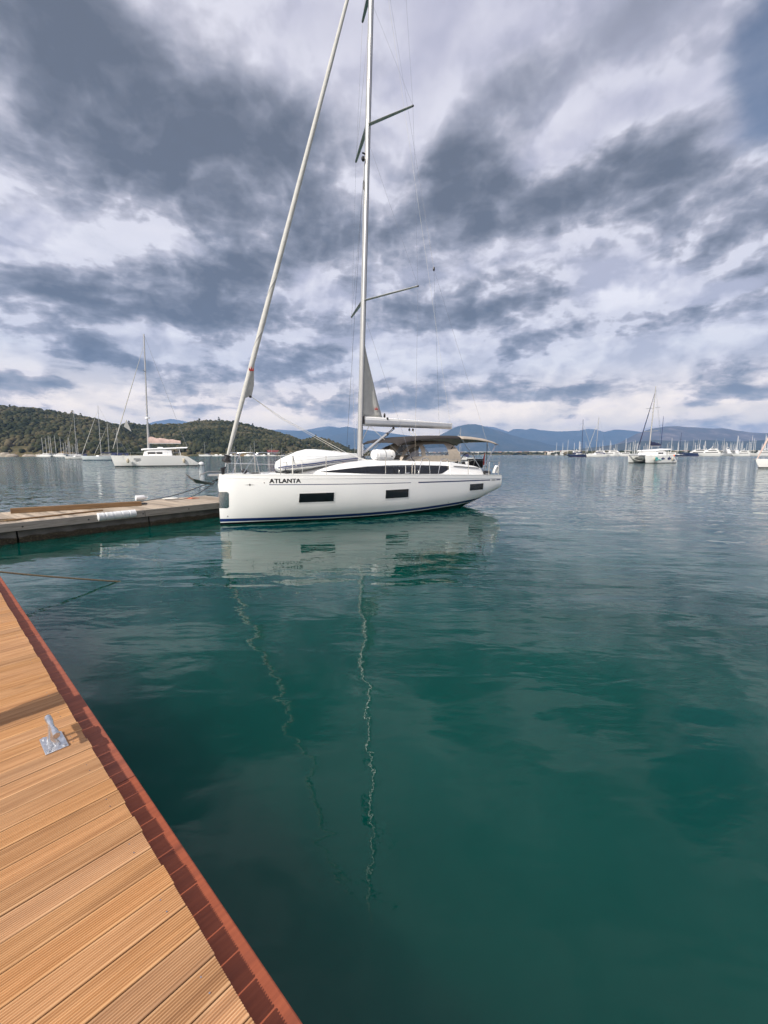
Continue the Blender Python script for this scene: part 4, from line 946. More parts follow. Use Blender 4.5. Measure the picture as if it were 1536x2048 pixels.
mount([(1200, 900), (1240, 884), (1270, 868), (1300, 857), (1324, 853), (1353, 852), (1373, 854), (1421, 857), (1441, 856), (1470, 861), (1500, 865), (1536, 866), (1640, 876), (1800, 895)], 3600, 5200, M['mountb'], 17, 380)
mount([(1130, 901), (1200, 893), (1260, 884), (1310, 880), (1360, 882), (1410, 880), (1470, 883), (1536, 880), (1620, 884), (1800, 895)], 2500, 3400, M['mount'], 18, 260, .2)
# low coast plain
cpx = np.arange(540, 1900, 8); rowsY = np.array([0, 3, 25, 120, 400, 1000, 2400, 5200])
def shoreY(px): return float(np.interp(px, [540, 760, 900, 1090, 1140, 1900], [1500, 1500, 1150, 900, 640, 600]))
V = []
for p in cpx:
    k_ = xz(p); sy0 = shoreY(p)+14*math.sin(p*.05)
    for j, dy in enumerate(rowsY): Y = sy0+dy; V.append((k_*Y, Y, [-1, .9, 1.2, 1.6, 3.5, 7, 14, 20][j]))
n = len(rowsY); I = (np.arange(len(cpx)-1)[:, None]*n+np.arange(n-1)[None]).ravel()
tag(np_mesh('coast', V, np.stack([I, I+n, I+n+1, I+1], 1), M['coast']), kind='structure')

# ------------------------------------------------------------ forest (one mass of crowns per slope)
import bmesh
def ico(sub):
    bm = bmesh.new(); bmesh.ops.create_icosphere(bm, subdivisions=sub, radius=1); v = np.array([x.co[:] for x in bm.verts]); f = np.array([[q.index for q in x.verts] for x in bm.faces]); bm.free(); return v, f
IV, IF = ico(2)
def forest(d, count, name, rmin, rmax, dens, tmax=1.06, pxr=None):
    pxs, kx, ts_, Z, Yb, Yr = d; Vs = []; Fs = []; o = 0; done = 0; tries = 0
    variants = [IV*(1+.32*(rng.random((len(IV), 1))-.5)) for _ in range(14)]
    while done < count and tries < count*6:
        tries += 1; fx = rng.random()*(len(pxs)-1); t = .03+rng.random()**.9*(tmax-.03); ft = t/ts_[-1]*(len(ts_)-1); i, j = int(fx), int(ft); a_, b_ = fx-i, ft-j
        if j+1 >= len(ts_): continue
        px = pxs[0]+fx*(pxs[1]-pxs[0])
        if rng.random() > dens(px, t): continue
        z = (Z[i, j]*(1-a_)+Z[i+1, j]*a_)*(1-b_)+(Z[i, j+1]*(1-a_)+Z[i+1, j+1]*a_)*b_
        if z < .6: continue
        Y = Yb+(Yr-Yb)*t; X = xz(px)*Y; r_ = rmin+(rmax-rmin)*rng.random()**1.8
        v = variants[rng.integers(14)]; q = rng.random()*6.28; c_, s_ = math.cos(q), math.sin(q)
        v = v @ np.array([[c_, s_, 0], [-s_, c_, 0], [0, 0, 1]])*np.array([r_, r_, r_*(.75+.5*rng.random())])+np.array([X, Y, z+r_*.45])
        Vs.append(v); Fs.append(IF+o); o += len(IV); done += 1
    ob = np_mesh(name, np.concatenate(Vs), np.concatenate(Fs), M['forest'], False); return tag(ob, kind='stuff')
forest(d1, 6500, 'forest', 1.2, 3.0, lambda p, t: 0 if p < -180 else (.25 if t < .10 and p < 60 else 1))
forest(d2, 7000, 'forest', 1.4, 3.3, lambda p, t: (.12 if (560 < p < 640 and t < .5) else 1))
forest(d3, 1900, 'forest', 1.2, 2.8, lambda p, t: (.25 if t < .55 else .75))
forest((cpx[::1], None, rowsY/1.0, None, 0, 1), 0, 'x', 1, 2, None) if False else None
# taller pines breaking the ridge line
def pine_mesh(seed, H, sp):
    r_ = random.Random(seed); tr = MB().tube([(0, 0, -1), (0, 0, H*.5), (.1, 0, H*.95)], [.28, .2, .06], 6); Vs = []; F = []; o = 0
    for k in range(26):
        z = H*(.42+.58*r_.random()); w_ = sp*(1.15-(z/H-.42)/.6)*(.35+.65*r_.random()); q = r_.random()*6.28; s_ = .35+.5*r_.random()
        v = IV[:, :]*np.array([s_*1.2, s_*1.2, s_*.6])*(1+.5*(np.random.default_rng(k+seed).random((len(IV), 1))-.5))+np.array([w_*math.cos(q), w_*math.sin(q), z]); Vs.append(v); F.append(IF+o); o += len(IV)
    return tr, np.concatenate(Vs), np.concatenate(F)
def ridge_z(d, px, t=1.0):
    pxs, kx, ts_, Z, Yb, Yr = d; i = int(np.clip((px-pxs[0])/(pxs[1]-pxs[0]), 0, len(pxs)-2)); j = int(t/ts_[-1]*(len(ts_)-1)); return Z[i, j]
pines = [(d1, 152, 8.5, 'dark pine above the left hill ridge, just left of the two tall masts'), (d1, 30, 7, 'pine poking out of the ridge near the left edge of the photo'), (d1, 168, 7, 'small pine on the left hill ridge beside the tall bare mast'),
         (d2, 441, 10, 'tallest round-topped pine on the middle hill ridge, just left of the furled foresail'), (d2, 262, 9, 'pine on the low ridge just left of the catamaran mast'), (d2, 300, 8, 'pine on the low ridge just right of the catamaran mast'),
         (d2, 402, 8, 'pine on the middle hill ridge right of the catamaran'), (d2, 507, 8, 'pine on the middle hill ridge just right of the furled foresail'), (d3, 632, 7, 'pine crowning the small bare headland'), (d3, 698, 7, 'dark pine on the headland slope left of the yacht mast')]
for i, (d, px, H, lab) in enumerate(pines):
    Y = d[5]; t = thing('pine_tree', lab, 'pine tree', (xz(px)*Y, Y, float(ridge_z(d, px))), group='pines standing above the ridges')
    tr, V, F = pine_mesh(i*5+1, H, H*.28); tr.build('trunk', M['bark'], t); c = np_mesh('crown', V, F, M['forest'], False); c.parent = t

# ------------------------------------------------------------ boats
def hull_rings(L, B, fb, y0=0, stern=.75, rake=.05, tr=.15, ns=14, sheer=.12):
    rings = []
    for i in range(ns+1):
        u = i/ns; b_ = B/2*(1-(1-min(u/.6, 1))**2.2)*(1 if u < .6 else 1-(1-stern)*((u-.6)/.4)**1.6)+.02; zt = fb*(1+sheer*(1-u)**2); xt = u*L; xb = L*rake*(1-u)+u*(L*(1-tr*(u > .8)*(u-.8)/.2))
        r_ = [(xt, y0-b_, zt), (xt*.7+xb*.3, y0-b_*.98, zt*.6), (xb, y0-b_*.88, 0), (xb, y0-b_*.5, -.35), (xb, y0+b_*.5, -.35), (xb, y0+b_*.88, 0), (xt*.7+xb*.3, y0+b_*.98, zt*.6), (xt, y0+b_, zt), (xt, y0, zt+.05)]
        rings.append(r_)
    return rings
def mat_far(name, col, stripe, zr):
    m = mat(name, col, .3, noise_amt=.04, nscale=.5); t = m.node_tree; b = t.nodes['Principled BSDF']
    tc = nd(t, 'ShaderNodeTexCoord'); sp = nd(t, 'ShaderNodeSeparateXYZ', {0: tc.outputs['Object']})
    k_ = mth(t, 'LESS_THAN', sp.outputs[2], zr); t.links.new(mixc(t, k_, col+(1,), stripe+(1,)), b.inputs['Base Color']); return m
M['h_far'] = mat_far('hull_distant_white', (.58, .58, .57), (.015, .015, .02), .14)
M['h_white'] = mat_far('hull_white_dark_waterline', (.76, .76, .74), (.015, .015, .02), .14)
M['h_blue'] = mat_far('hull_white_blue_waterline', (.68, .74, .76), (.02, .06, .12), .22)
M['h_navy'] = mat_far('hull_navy', (.015, .025, .07), (.2, .03, .03), .1)
M['h_cream'] = mat_far('hull_cream', (.62, .58, .46), (.03, .03, .03), .12)
def rig(par, mx, mH, bowx, sternx, dz, r_=.09, furl=.07, furlm='sail', boomL=4.5, boomz=2.6, bag=None, B=3, bagm='navyc', mm='mast', lean=0.02):
    ma = MB().tube([(mx, 0, dz), (mx+lean*mH, 0, mH)], [r_, r_*.7], 8).build('mast', M[mm], par)
    for z in (.42, .72):
        MB().tube([(mx+.15, -B*.32, mH*z), (mx+lean*mH*z, 0, mH*z), (mx+.15, B*.32, mH*z)], r_*.35, 5).build('spreader', M[mm], ma)
    top = Vector((mx+lean*mH*.93, 0, mH*.93)); bw_ = Vector((bowx, 0, dz+.1))
    if furl: MB().tube([bw_, bw_.lerp(top, .15), bw_.lerp(top, .6), bw_.lerp(top, .97)], [furl*.5, furl, furl*.8, furl*.3], 6).build('furled_foresail', M[furlm], par)
    MB().tube([(mx+lean*mH, 0, mH), (sternx, 0, dz+.3)], .018, 4).build('backstay', M['steel'], par)
    for sg in (-1, 1): MB().tube([top, (mx+.2, sg*B*.32, mH*.5), (mx+.3, sg*B*.48, dz)], .014, 4).build('shroud', M['steel'], par)
    if boomL:
        MB().tube([(mx+.05, 0, boomz), (mx+boomL, 0, boomz+.05)], r_*.8, 6).build('boom', M[mm], par)
        if bag:
            rows = []
            for i in range(9):
                u = i/8; hgt = bag*(1-.55*u)*(1+.12*math.sin(i*2.3)); rows.append([(mx+.1+(boomL-.15)*u, y*(1-.3*u), boomz+.05+z*hgt) for y, z in ((-.2, 0), (-.24, .35), (-.12, .85), (0, 1), (.12, .85), (.24, .35), (.2, 0))])
            MB().loft(rows, True, True).build('sail_bag', M[bagm], par)
    return ma
def sailboat(label, px, py_or_Y, L, rz, mH, group=None, hm='h_white', px_is='bow', **kw):
    Y = py_or_Y; loc = at(px, 908, Y); t = thing('sailing_boat', label, 'sailboat', (loc.x, Y, 0), rz, group)
    fb = L*.095; MB().loft(hull_rings(L, L*.3, fb), True, True).build('hull', M[hm], t)
    cab = MB(); rows = []
    for u, w_, hh in ((.28, .05, .0), (.34, .11, .3), (.5, .14, .42), (.66, .14, .42), (.69, .13, .05)):
        x = u*L; w2 = w_*L*.9; z0 = fb; z1 = fb+hh*L/11; rows.append([(x, -w2, z0), (x, -w2*.92, z0+(z1-z0)*.8), (x, -w2*.7, z1), (x, w2*.7, z1), (x, w2*.92, z0+(z1-z0)*.8), (x, w2, z0)])
    cab.loft(rows, True, True); cab.build('cabin', M['white'], t)
    wb = MB(); wb.box((L*.5, 0, fb+.22*L/11), (L*.26, L*.263, .12*L/11)); wb.build('cabin_window', M['glass'], t)
    hd = MB(); rows = [[(L*u, L*.12*math.cos(q)*-1, fb+.3+hh*math.sin(q)) for q in np.linspace(0, PI, 9)] for u, hh in ((.63, .35), (.67, .95), (.76, 1.0))]
    hd.grid(rows).build('sprayhood', M[kw.pop('hood', 'navyc')], t)
    rig(t, L*.42, mH, .2, L*.98, fb, boomz=fb+1.1, boomL=L*.36, B=L*.3, **kw)
    return t
# left group
sailboat('white sloop with pale blue hull band and furled foresail, moored left of the catamaran', 161, 152, 14.5, R(33), 19.5, hm='h_blue', furl=.11, bag=.4)
sailboat('white sloop at anchor left of the blue-banded sloop, in front of the bare masts', 128, 190, 11, R(30), 21.5, furl=.05, bag=.3)
sailboat('white sloop half hidden behind the catamaran bow, dark boom cover', 186, 172, 13, R(36), 14.8, furl=.08, bag=.45)
sailboat('pale sloop mostly behind the catamaran, its mast just left of the catamaran bow', 208, 185, 12, R(32), 13.6, furl=.0, bag=.45)
lm = [(86.7, 875, 330), (93.7, 875.6, 334), (100, 871, 338), (103.5, 873, 331), (112.5, 871, 340), (123, 875, 333), (128.5, 886, 345), (133, 884, 345), (139, 875, 333), (141, 882, 345), (146, 890, 350), (152, 888, 350), (156.5, 877, 335), (149, 893, 352), (137, 890, 352)]
lml = ['leftmost bare-masted sailboat of the row under the left hill', 'second bare-masted sailboat from the left under the left hill', 'third sailboat in the row under the left hill, tall pale mast', 'fourth sailboat in the row under the left hill, close beside the third', 'fifth sailboat in the row under the left hill, with the tallest mast', 'sixth sailboat from the left in the row under the hill']
for i, (bx, ty, Y) in enumerate(lm):
    mh = CAMH+Y*elev(bx-4, ty); L = 9+mh*.22
    sailboat(lml[i] if i < 6 else 'bare-masted sailboat crowded at the right end of the row under the left hill', bx-2+.0, Y, L, R(60+random.uniform(-12, 12)), mh, group='sailboats moored in a row under the left hill', furl=0, boomL=0, r_=.17) if False else None
    t = thing('sailing_boat', lml[i] if i < 6 else 'bare-masted sailboat crowded at the right end of the row under the left hill', 'sailboat', (at(bx, 908, Y).x, Y, 0), R(random.choice([38, 212, 20, 50])), 'sailboats moored in a row under the left hill')
    L = 10+mh*.1
    mb = MB().loft([[(x-L*.42, y, z) for x, y, z in r_] for r_ in hull_rings(L, 3.6, 1.1)], True, True); mb.build('hull', M['h_white'], t)
    MB().box((.5, 0, 1.4), (L*.4, 2.0, .7), bev=.25).build('cabin', M['white'], t)
    MB().tube([(0, 0, 1), (0, 0, mh)], [.2, .16], 6).build('mast', M['mast'], t)
    if i % 2 == 0: MB().tube([(0, 0, 2.2), (3.8, 0, 2.3)], .2, 6).build('boom', M['ltg'], t)
    for sg in (-1, 1): MB().tube([(0, 0, mh*.93), (.3, sg*1.7, 1.1)], .02, 4).build('shroud', M['steel'], t)
# a bigger catamaran hull in that row
for (px, Y, nm) in ((92, 325, 'low white catamaran lying in front of the row of bare masts'), (121, 326, 'dark-shaded catamaran next to the low white one under the left hill')):
    t = thing('catamaran', nm, 'catamaran', (at(px-11, 908, Y).x, Y, 0), R(-3))
    for y0 in (-2.5, 2.5): MB().loft(hull_rings(11.5, 1.6, 1.3, y0), True, True).build('hull', M['h_white'], t)
    MB().box((6, 0, 1.9), (5.5, 5.2, 1.2), bev=.35).build('cabin', M['white'], t)
    MB().box((6.2, 0, 2.0), (5.0, 5.24, .35)).build('cabin_window', M['glass'], t)
    MB().box((7, 0, 2.7), (4.5, 4.5, .12), bev=.05).build('hardtop', M['ltg'], t)
# boats off the middle hill
for (px, Y, L, mh, rz, lab) in ((397, 420, 15, 14, 0, 'small two-masted white yacht off the wooded shore just right of the catamaran'), (461, 425, 9, 9.5, 5, 'tiny white sailboat behind the pulpit of the big yacht'), (470, 425, 9, 10, 175, 'second tiny sailboat behind the pulpit of the big yacht'),
                                (497, 425, 14, 15, 4, 'white sailing yacht off the wooded shore seen above the foredeck'), (509, 428, 10, 12, 170, 'pale sailboat just right of the yacht above the foredeck'), (534, 430, 11, 12, 6, 'sailboat beside the dark red boathouse on the shore'), (556, 430, 9, 8, 0, 'low white boat right of the dark red boathouse')):
    sailboat(lab, px, Y, L, R(rz), mh, furl=.05, bag=.3, r_=.14)
for (px, Y, L) in ((424, 415, 8), (435, 420, 7), (446, 418, 7), (456, 421, 6), (488, 421, 8), (521, 424, 7), (573, 428, 10)):
    t = thing('motor_boat', 'small white motor boat moored off the wooded middle shore', 'motorboat', (at(px, 908, Y).x, Y, 0), R(random.uniform(-15, 15)), 'small white motor boats off the wooded shore')
    MB().loft(hull_rings(L, 2.4, 1.0), True, True).build('hull', M['h_white'], t); MB().box((L*.5, 0, 1.4), (L*.35, 1.7, 1.0), bev=.3).build('cabin', M['white'], t)
t = thing('boathouse', 'dark red and white boathouse on the shore above the dinghy', 'boathouse', (at(545, 908, 436).x, 436, 0), 0)
MB().box((0, 0, 2.2), (13, 7, 3.6)).build('wall', M['bark'], t); MB().box((-4, -3.6, 2.4), (4, .3, 2)).build('door', M['white'], t)
rf_ = MB(); rf_.poly([(-7, -4, 4), (7, -4, 4), (7, 0, 6), (-7, 0, 6)], .2, (0, 0, 1)); rf_.poly([(-7, 0, 6), (7, 0, 6), (7, 4, 4), (-7, 4, 4)], .2, (0, 0, 1)); rf_.build('roof', M['dred'], t)
for i in range(6):
    px = (6, 22, 60, 78, 598, 612)[i]; Y = (343, 342, 343, 345, 520, 523)[i]; V = IV*(1+.5*(rng.random((len(IV), 1))-.5))*np.array([(7, 5, 6, 5, 9, 7)[i], 3.5, (3.2, 2.5, 1.8, 2, 4, 3)[i]])+np.array([xz(px)*Y, Y, .2])
    tag(np_mesh('shore_rock', V, IF, M['stone'], False), ['large pale rock at the water under the left hill, by the left edge', 'smaller pale rock right of the large one at the left edge', 'low brown shore rock left of the bare masts', 'shore rock nearest the row of bare masts', 'tan outcrop at the foot of the bare headland', 'second tan outcrop at the foot of the headland'][i], 'rock')

# ---- the big catamaran on the left
def catamaran(name, label, loc, rz, L, B, mH, bagm, furlm, hullm='h_white', mx=.42, furl=.09):
    t = thing(name, label, 'catamaran', loc, rz); hw = 1.75; fb = 1.95
    for sg in (-1, 1):
        rings = []
        for i in range(17):
            u = i/16; b_ = hw/2*(1-(1-min(u/.45, 1))**2)*1+.04; x = u*L; zt = fb*(1 if u < .86 else 1-.72*((u-.86)/.14)); y0 = sg*(B/2-hw/2); xb = L*.045*(1-u)+x*(1 if u < .9 else .995)
            rings.append([(x, y0-b_, zt), (x*.6+xb*.4, y0-b_, zt*.5), (xb, y0-b_*.9, .0), (xb, y0-b_*.4, -.4), (xb, y0+b_*.4, -.4), (xb, y0+b_*.9, 0), (x*.6+xb*.4, y0+b_, zt*.5), (x, y0+b_, zt)])
        h_ = MB().loft(rings, True, True).build('hull', M[hullm], t)
        for x0, x1, z0, z1 in ((.25, .32, 1.15, 1.5), (.70, .76, 1.15, 1.5), (.785, .81, 1.28, 1.42)):
            MB().box((L*(x0+x1)/2, sg*(B/2+.005), (z0+z1)/2), (L*(x1-x0), .04, z1-z0)).build('hull_window', M['ltg' if x0 < .77 else 'glass'], h_)
    MB().box((L*.52, 0, 1.35), (L*.55, B-hw*1.2, .9), bev=.2).build('bridge_deck', M['white'], t)
    MB().tube([(.25, -B/2+hw/2, fb), (.25, B/2-hw/2, fb)], .12, 8).build('front_beam', M['alu'], t)
    tr_ = MB(); tr_.add([(.3, -B/2+hw, fb-.05), (.3, B/2-hw, fb-.05), (L*.26, B/2-hw, fb-.05), (L*.26, -B/2+hw, fb-.05)], [(0, 1, 2, 3)]); o = tr_.build('trampoline', M['ltg'], t); q = o.modifiers.new('t', 'SOLIDIFY'); q.thickness = .03
    rows = []
    for x, w_, z in ((.355, .70, 1.9), (.375, .78, 2.9), (.42, .82, 3.05), (.6, .82, 3.1), (.69, .80, 3.05), (.70, .8, 1.9)):
        w2 = B/2*w_; rows.append([(x*L, -w2, 1.9), (x*L, -w2*.96, max(z-.25, 1.9)), (x*L, -w2*.85, z), (x*L, w2*.85, z), (x*L, w2*.96, max(z-.25, 1.9)), (x*L, w2, 1.9)])
    cb = MB().loft(rows, True, True).build('saloon', M['white'], t)
    MB().box((L*.455, 0, 2.35), (L*.09, B*.808, .55)).build('saloon_window', M['glass'], cb); MB().box((L*.545, 0, 2.35), (L*.07, B*.808, .55)).build('saloon_window', M['glass'], cb)
    rfm = MB(); rings = [[(x*L, y*B, z+dz) for y, dz in ((-.40, 0), (-.38, .13), (0, .22), (.38, .13), (.40, 0), (.38, -.08), (-.38, -.08))] for x, z in ((.34, 3.0), (.37, 3.08), (.60, 3.2), (.72, 3.3), (.885, 3.42))]
    rfm.loft(rings, True, True).build('hardtop', M['white'], t)
    for sg in (-1, 1):
        MB().tube([(L*.80, sg*B*.37, 1.9), (L*.78, sg*B*.37, 3.3)], .05, 6).build('hardtop_post', M['white'], t)
        MB().ball((L*.185, sg*(B/2+.12), 1.05), (.25, .16, .42), 10, 8).build('fender', M['fend'], t); MB().ball((L*.83, sg*(B/2+.12), 1.0), (.25, .16, .42), 10, 8).build('fender', M['fend'], t)
    MB().box((L*.735, 0, 2.5), (.1, B*.6, 1.1)).build('cockpit_door', M['glass'], t)
    MB().box((L*.56, -B*.3, 3.42), (1.0, .6, .25), bev=.1).build('roof_locker', M['white'], t)
    for q in range(6): MB().tube([(L*(.08+q*.14), -B/2+.1, 1.9), (L*(.08+q*.14), -B/2+.1, 2.5)], .02, 5).build('stanchion', M['steel'], t)
    MB().tube([(L*.05, -B/2+.1, 2.5), (L*.8, -B/2+.1, 2.5)], .012, 4).build('lifeline', M['steel'], t)
    rig(t, L*mx, mH, .25, L*.9, 3.1, r_=.16, furl=furl, furlm=furlm, boomL=L*.40, boomz=4.3, bag=1.15, bagm=bagm, B=B*.9, lean=.028)
    return t
c1 = catamaran('catamaran', 'large white catamaran with pinkish sail on its boom, at anchor before the left hill', (at(220, 908, 75).x-1.8, 75+3.3, 0), R(28.6), 14.2, 7.6, 24.2, 'psail', 'sail')
fl2 = MB(); fl2.poly([(2.25, 0, 7.3), (2.75, 0, 8.6), (3.4, 0, 6.4)], .05, (0, 1, 0)); fl2.build('foresail_flap', M['sail'], c1)
o = MB().ball((0, 0, .25), (.62, .5, .5), 12, 8).build('mooring_buoy', M['cloth'], None, loc=(at(401, 908, 84).x, 84, 0)); tag(o, 'white round mooring buoy just behind the big catamaran stern', 'buoy')
MB().tube([(6.2,0,8.9),(6.2,0,9.15)],[.45,.38],12).build('radar', M['white'], c1)
# ---- the catamaran with painted fish, right
alp = R(26)
c2 = catamaran('catamaran', 'white catamaran with painted navy fish and teal wave on its side, blue sail cover', (at(1298, 908, 103).x-3.1*math.sin(alp), 103+3.1*math.cos(alp), 0), alp, 11.5, 6.2, 19.0, 'navyc', 'navyc', furl=.12)
def side_pts(pts, m, name):
    mb = MB(); mb.poly([(x, -3.15, z) for x, z in pts], .03, (0, 1, 0)); return mb.build(name, m, c2, smooth=False)
def fish(x, z, s_, m):
    body = [(x+s_*math.cos(q), z+s_*.45*math.sin(q)) for q in np.linspace(0, 2*PI, 17)[:-1]]; side_pts(body, m, 'painted_fish')
    side_pts([(x+s_*.8, z), (x+s_*1.5, z+s_*.5), (x+s_*1.3, z), (x+s_*1.5, z-s_*.5)], m, 'painted_fish'); side_pts([(x-.2*s_, z+.35*s_), (x+.1*s_, z+.9*s_), (x+.4*s_, z+.35*s_)], m, 'painted_fish')
fish(5.6, 1.1, .6, M['navy']); fish(8.2, 1.1, .7, M['navy']); fish(10.3, .7, .3, M['navy'])
wv = MB(); wv.tube([(2.9+.62*math.cos(q)*(1-q/14), -3.16, 1.0+.45*math.sin(q)*(1-q/14)) for q in np.linspace(0, 9.5, 40)], .09, 6); wv.tube([(3.4, -3.16, .75), (4.0, -3.16, .95), (4.6, -3.16, .75), (5.0, -3.16, .9)], .08, 6); wv.build('painted_wave', M['teal'], c2)
MB().tube([(L_ := 10.9, -1.2, 1.9), (10.9, -1.2, 5.2)], .035, 6).build('wind_generator_pole', M['steel'], c2)
MB().ball((10.7, -2.8, 1.75), (.3, .25, .35), 10, 8).build('orange_buoy', M['orange'], c2)
MB().tube([(.3, -2.0, 1.85), (1.2, -1, .8), (1.5, 0, .55), (1.2, 1, .8), (.3, 2.0, 1.85)], .05, 5).build('bridle', M['rope'], c2)
o = MB().tube([(0, 0, 1.9), (0, 0, 11.8)], [.09, .05], 6).build('mizzen_pole', M['navy'], c2); o.location = (9.6, 0, 0)

# ---- bow at the right edge
rb = sailboat('white yacht bow cut off by the right edge of the photo, with rolled orange-tan foresail', 1512, 69, 13.5, R(-14), 19, furl=.13, furlm='psail', bag=.5)
MB().tube([(-.35, 0, 1.35), (.2, 0, 1.42)], .09, 6).build('bow_roller', M['galv'], rb)
MB().tube([(.5, -.2, 1.3), (.55, -.55, 2.0), (1.8, -1.0, 2.0), (1.9, -1.0, 1.3)], .02, 6).build('pulpit_rail', M['steel'], rb)

# ---- named boats before the marina
sailboat('tall white-masted yacht at the left end of the marina, furled foresail', 1172, 330, 20, R(10), 30.5, furl=.16, bag=.8, r_=.22)
sailboat('dark-masted ketch beside the tall white-masted yacht at the marina end', 1186, 334, 20, R(172), 29, furl=.1, bag=.8, r_=.2, mm='navyc', hm='h_navy')
sailboat('sailboat with a black mast between the fish catamaran and the motor yachts', 1350, 420, 14, R(20), 23, furl=.0, bag=.4, r_=.2, mm='navyc', hm='h_navy')
sailboat('small white yacht moored beyond the big yacht, seen through its canopy frame', 898, 150, 9.5, R(12), 11.5, furl=.07, bag=.3)

def motor_yacht(label, px, Y, L, rz, decks, hm='h_far'):
    t = thing('motor_yacht', label, 'motor yacht', (at(px, 908, Y).x, Y, 0), rz); fb = .085*L+.6
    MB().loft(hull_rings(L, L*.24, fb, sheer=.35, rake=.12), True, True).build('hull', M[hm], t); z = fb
    x0, x1 = .26, .86
    for k in range(decks):
        hh = 1.9 if k < 2 else 1.3; w_ = L*.24*.43*(1-.1*k)
        rows = [[(x*L, -w2, z), (x*L+dx, -w2*.95, z+hh*q), (x*L+dx, w2*.95, z+hh*q), (x*L, w2, z)] for x, w2, q, dx in ((x0, w_*.5, .15, .2), (x0+.09, w_*.9, 1, 0), (x1-.05, w_, 1, 0), (x1, w_, .96, 0))]
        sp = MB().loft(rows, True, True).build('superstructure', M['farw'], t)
        rows = [[(x*L, -w2, z+hh*.38), (x*L, -w2, z+hh*.74), (x*L, w2, z+hh*.74), (x*L, w2, z+hh*.38)] for x, w2 in ((x0+.075, w_*.80), (x0+.11, w_*.96), (x1-.09, w_*1.01))]
        MB().loft(rows, True, True).build('window_band', M['glass'], sp)
        z += hh; x0 += .10; x1 -= .05
    MB().tube([(L*.55, -L*.07, z-.1), (L*.60, -L*.06, z+1.3), (L*.60, L*.06, z+1.3), (L*.55, L*.07, z-.1)], .14, 6).build('radar_arch', M['farw'], t)
    MB().tube([(L*.6, 0, z+1.3), (L*.61, 0, z+2.6)], .07, 5).build('aerial', M['farw'], t); MB().ball((L*.6, -.5, z+1.7), .38, 8, 6).build('radar_dome', M['farw'], t)
    return t
MY = [(1148, 470, 16, 172, 2, 'h_navy', 'dark blue hulled motor yacht at the left end of the marina front'), (1176, 470, 20, 6, 2, 'h_far', 'white motor yacht right beside the dark blue one at the marina end'),
      (1200, 468, 17, -8, 1, 'h_far', 'low white motor cruiser under the tall dark mast'), (1222, 466, 22, 170, 2, 'h_far', 'white motor yacht just left of the fish catamaran'), (1246, 460, 16, 186, 1, 'h_far', 'low white cruiser overlapping the bow of the fish catamaran'),
      (1362, 455, 28, 12, 2, 'h_navy', 'black-hulled motor yacht first right of the fish catamaran'), (1388, 450, 26, 8, 3, 'h_far', 'large three-deck white motor yacht right of the black-hulled one'), (1410, 452, 20, 172, 2, 'h_far', 'white motor yacht with arch right of the three-deck one'),
      (1432, 450, 22, 100, 3, 'h_far', 'end-on white motor yacht with two radar domes in the marina middle'), (1449, 446, 20, 95, 2, 'h_cream', 'cream-sterned motor yacht in the middle of the marina front'), (1462, 450, 18, 5, 2, 'h_far', 'white motor yacht right of the cream-sterned one'),
      (1482, 448, 20, 176, 1, 'h_far', 'low grey-white motor cruiser left of the bow at the right edge'), (1500, 446, 22, 10, 2, 'h_far', 'white flybridge motor yacht behind the bow at the right edge'), (1526, 450, 20, 172, 2, 'h_far', 'last white motor yacht at the right edge of the photo'),
      (1275, 465, 18, 8, 2, 'h_far', 'white motor yacht behind the front beam of the fish catamaran'), (1318, 462, 18, 5, 1, 'h_far', 'motor cruiser behind the stern of the fish catamaran')]
for px, Y, L, rz, dk_, hm_, lab in MY:
    t = motor_yacht(lab, px, Y, L, R(rz-28), dk_, hm_)
    if abs(rz) > 90: t.location.x += L*.8
# ---- marina sailboats: one built, then copied
M['mastw'] = mat('white_mast', (.66, .66, .66), .4)
def proto(mH, L, mm, hm_, what):
    t = thing('sailing_boat', what+' packed among many in the crowded right-hand marina', 'sailboat', (0, -50, 0), 0, 'sailboats packed in the marina')
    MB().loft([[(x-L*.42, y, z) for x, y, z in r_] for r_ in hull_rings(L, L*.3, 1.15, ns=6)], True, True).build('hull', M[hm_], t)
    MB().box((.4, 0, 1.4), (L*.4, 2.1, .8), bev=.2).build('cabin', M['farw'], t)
    MB().tube([(0, 0, 1), (0, 0, mH)], [.2, .15], 5).build('mast', M[mm], t)
    MB().tube([(0, 0, 2.4), (L*.34, 0, 2.5)], [.28, .2], 5).build('sail_cover', M['navyc' if L > 11 else 'ltg'], t)
    MB().tube([(-L*.40, 0, 1.3), (0, 0, mH*.93)], .05, 4).build('forestay', M['sail'], t)
    MB().tube([(.1, -L*.1, mH*.55), (.1, L*.1, mH*.55)], .06, 4).build('spreader', M['mast'], t)
    return t
protos = [proto(18, 11, 'mastw', 'h_far', 'mid-sized white sailboat with grey sail cover'), proto(21, 12.5, 'mastw', 'h_far', 'long white sailboat with navy sail cover'), proto(16, 10, 'mastw', 'h_far', 'small short-masted white sailboat'), proto(22, 13.5, 'mastw', 'h_navy', 'dark-hulled sailboat with tall white mast'), proto(18.5, 12, 'ltg', 'h_far', 'white sailboat with dull grey mast'), proto(25, 15, 'mastw', 'h_far', 'largest white sailboat, tallest mast,')]
used_ = set(); sp_ = []
for i in range(118):
    u = random.random()
    px = 1105+(1560-1105)*u**.62; 
    if px > 1455 and random.random() < .4: Y = random.uniform(458, 500); k = random.choice([3, 5, 5, 1])
    else: Y = random.uniform(480, 690); k = random.choice([0, 1, 2, 4, 0, 2])
    if px < 1150: Y = random.uniform(560, 640)
    sp_.append((px, Y, k))
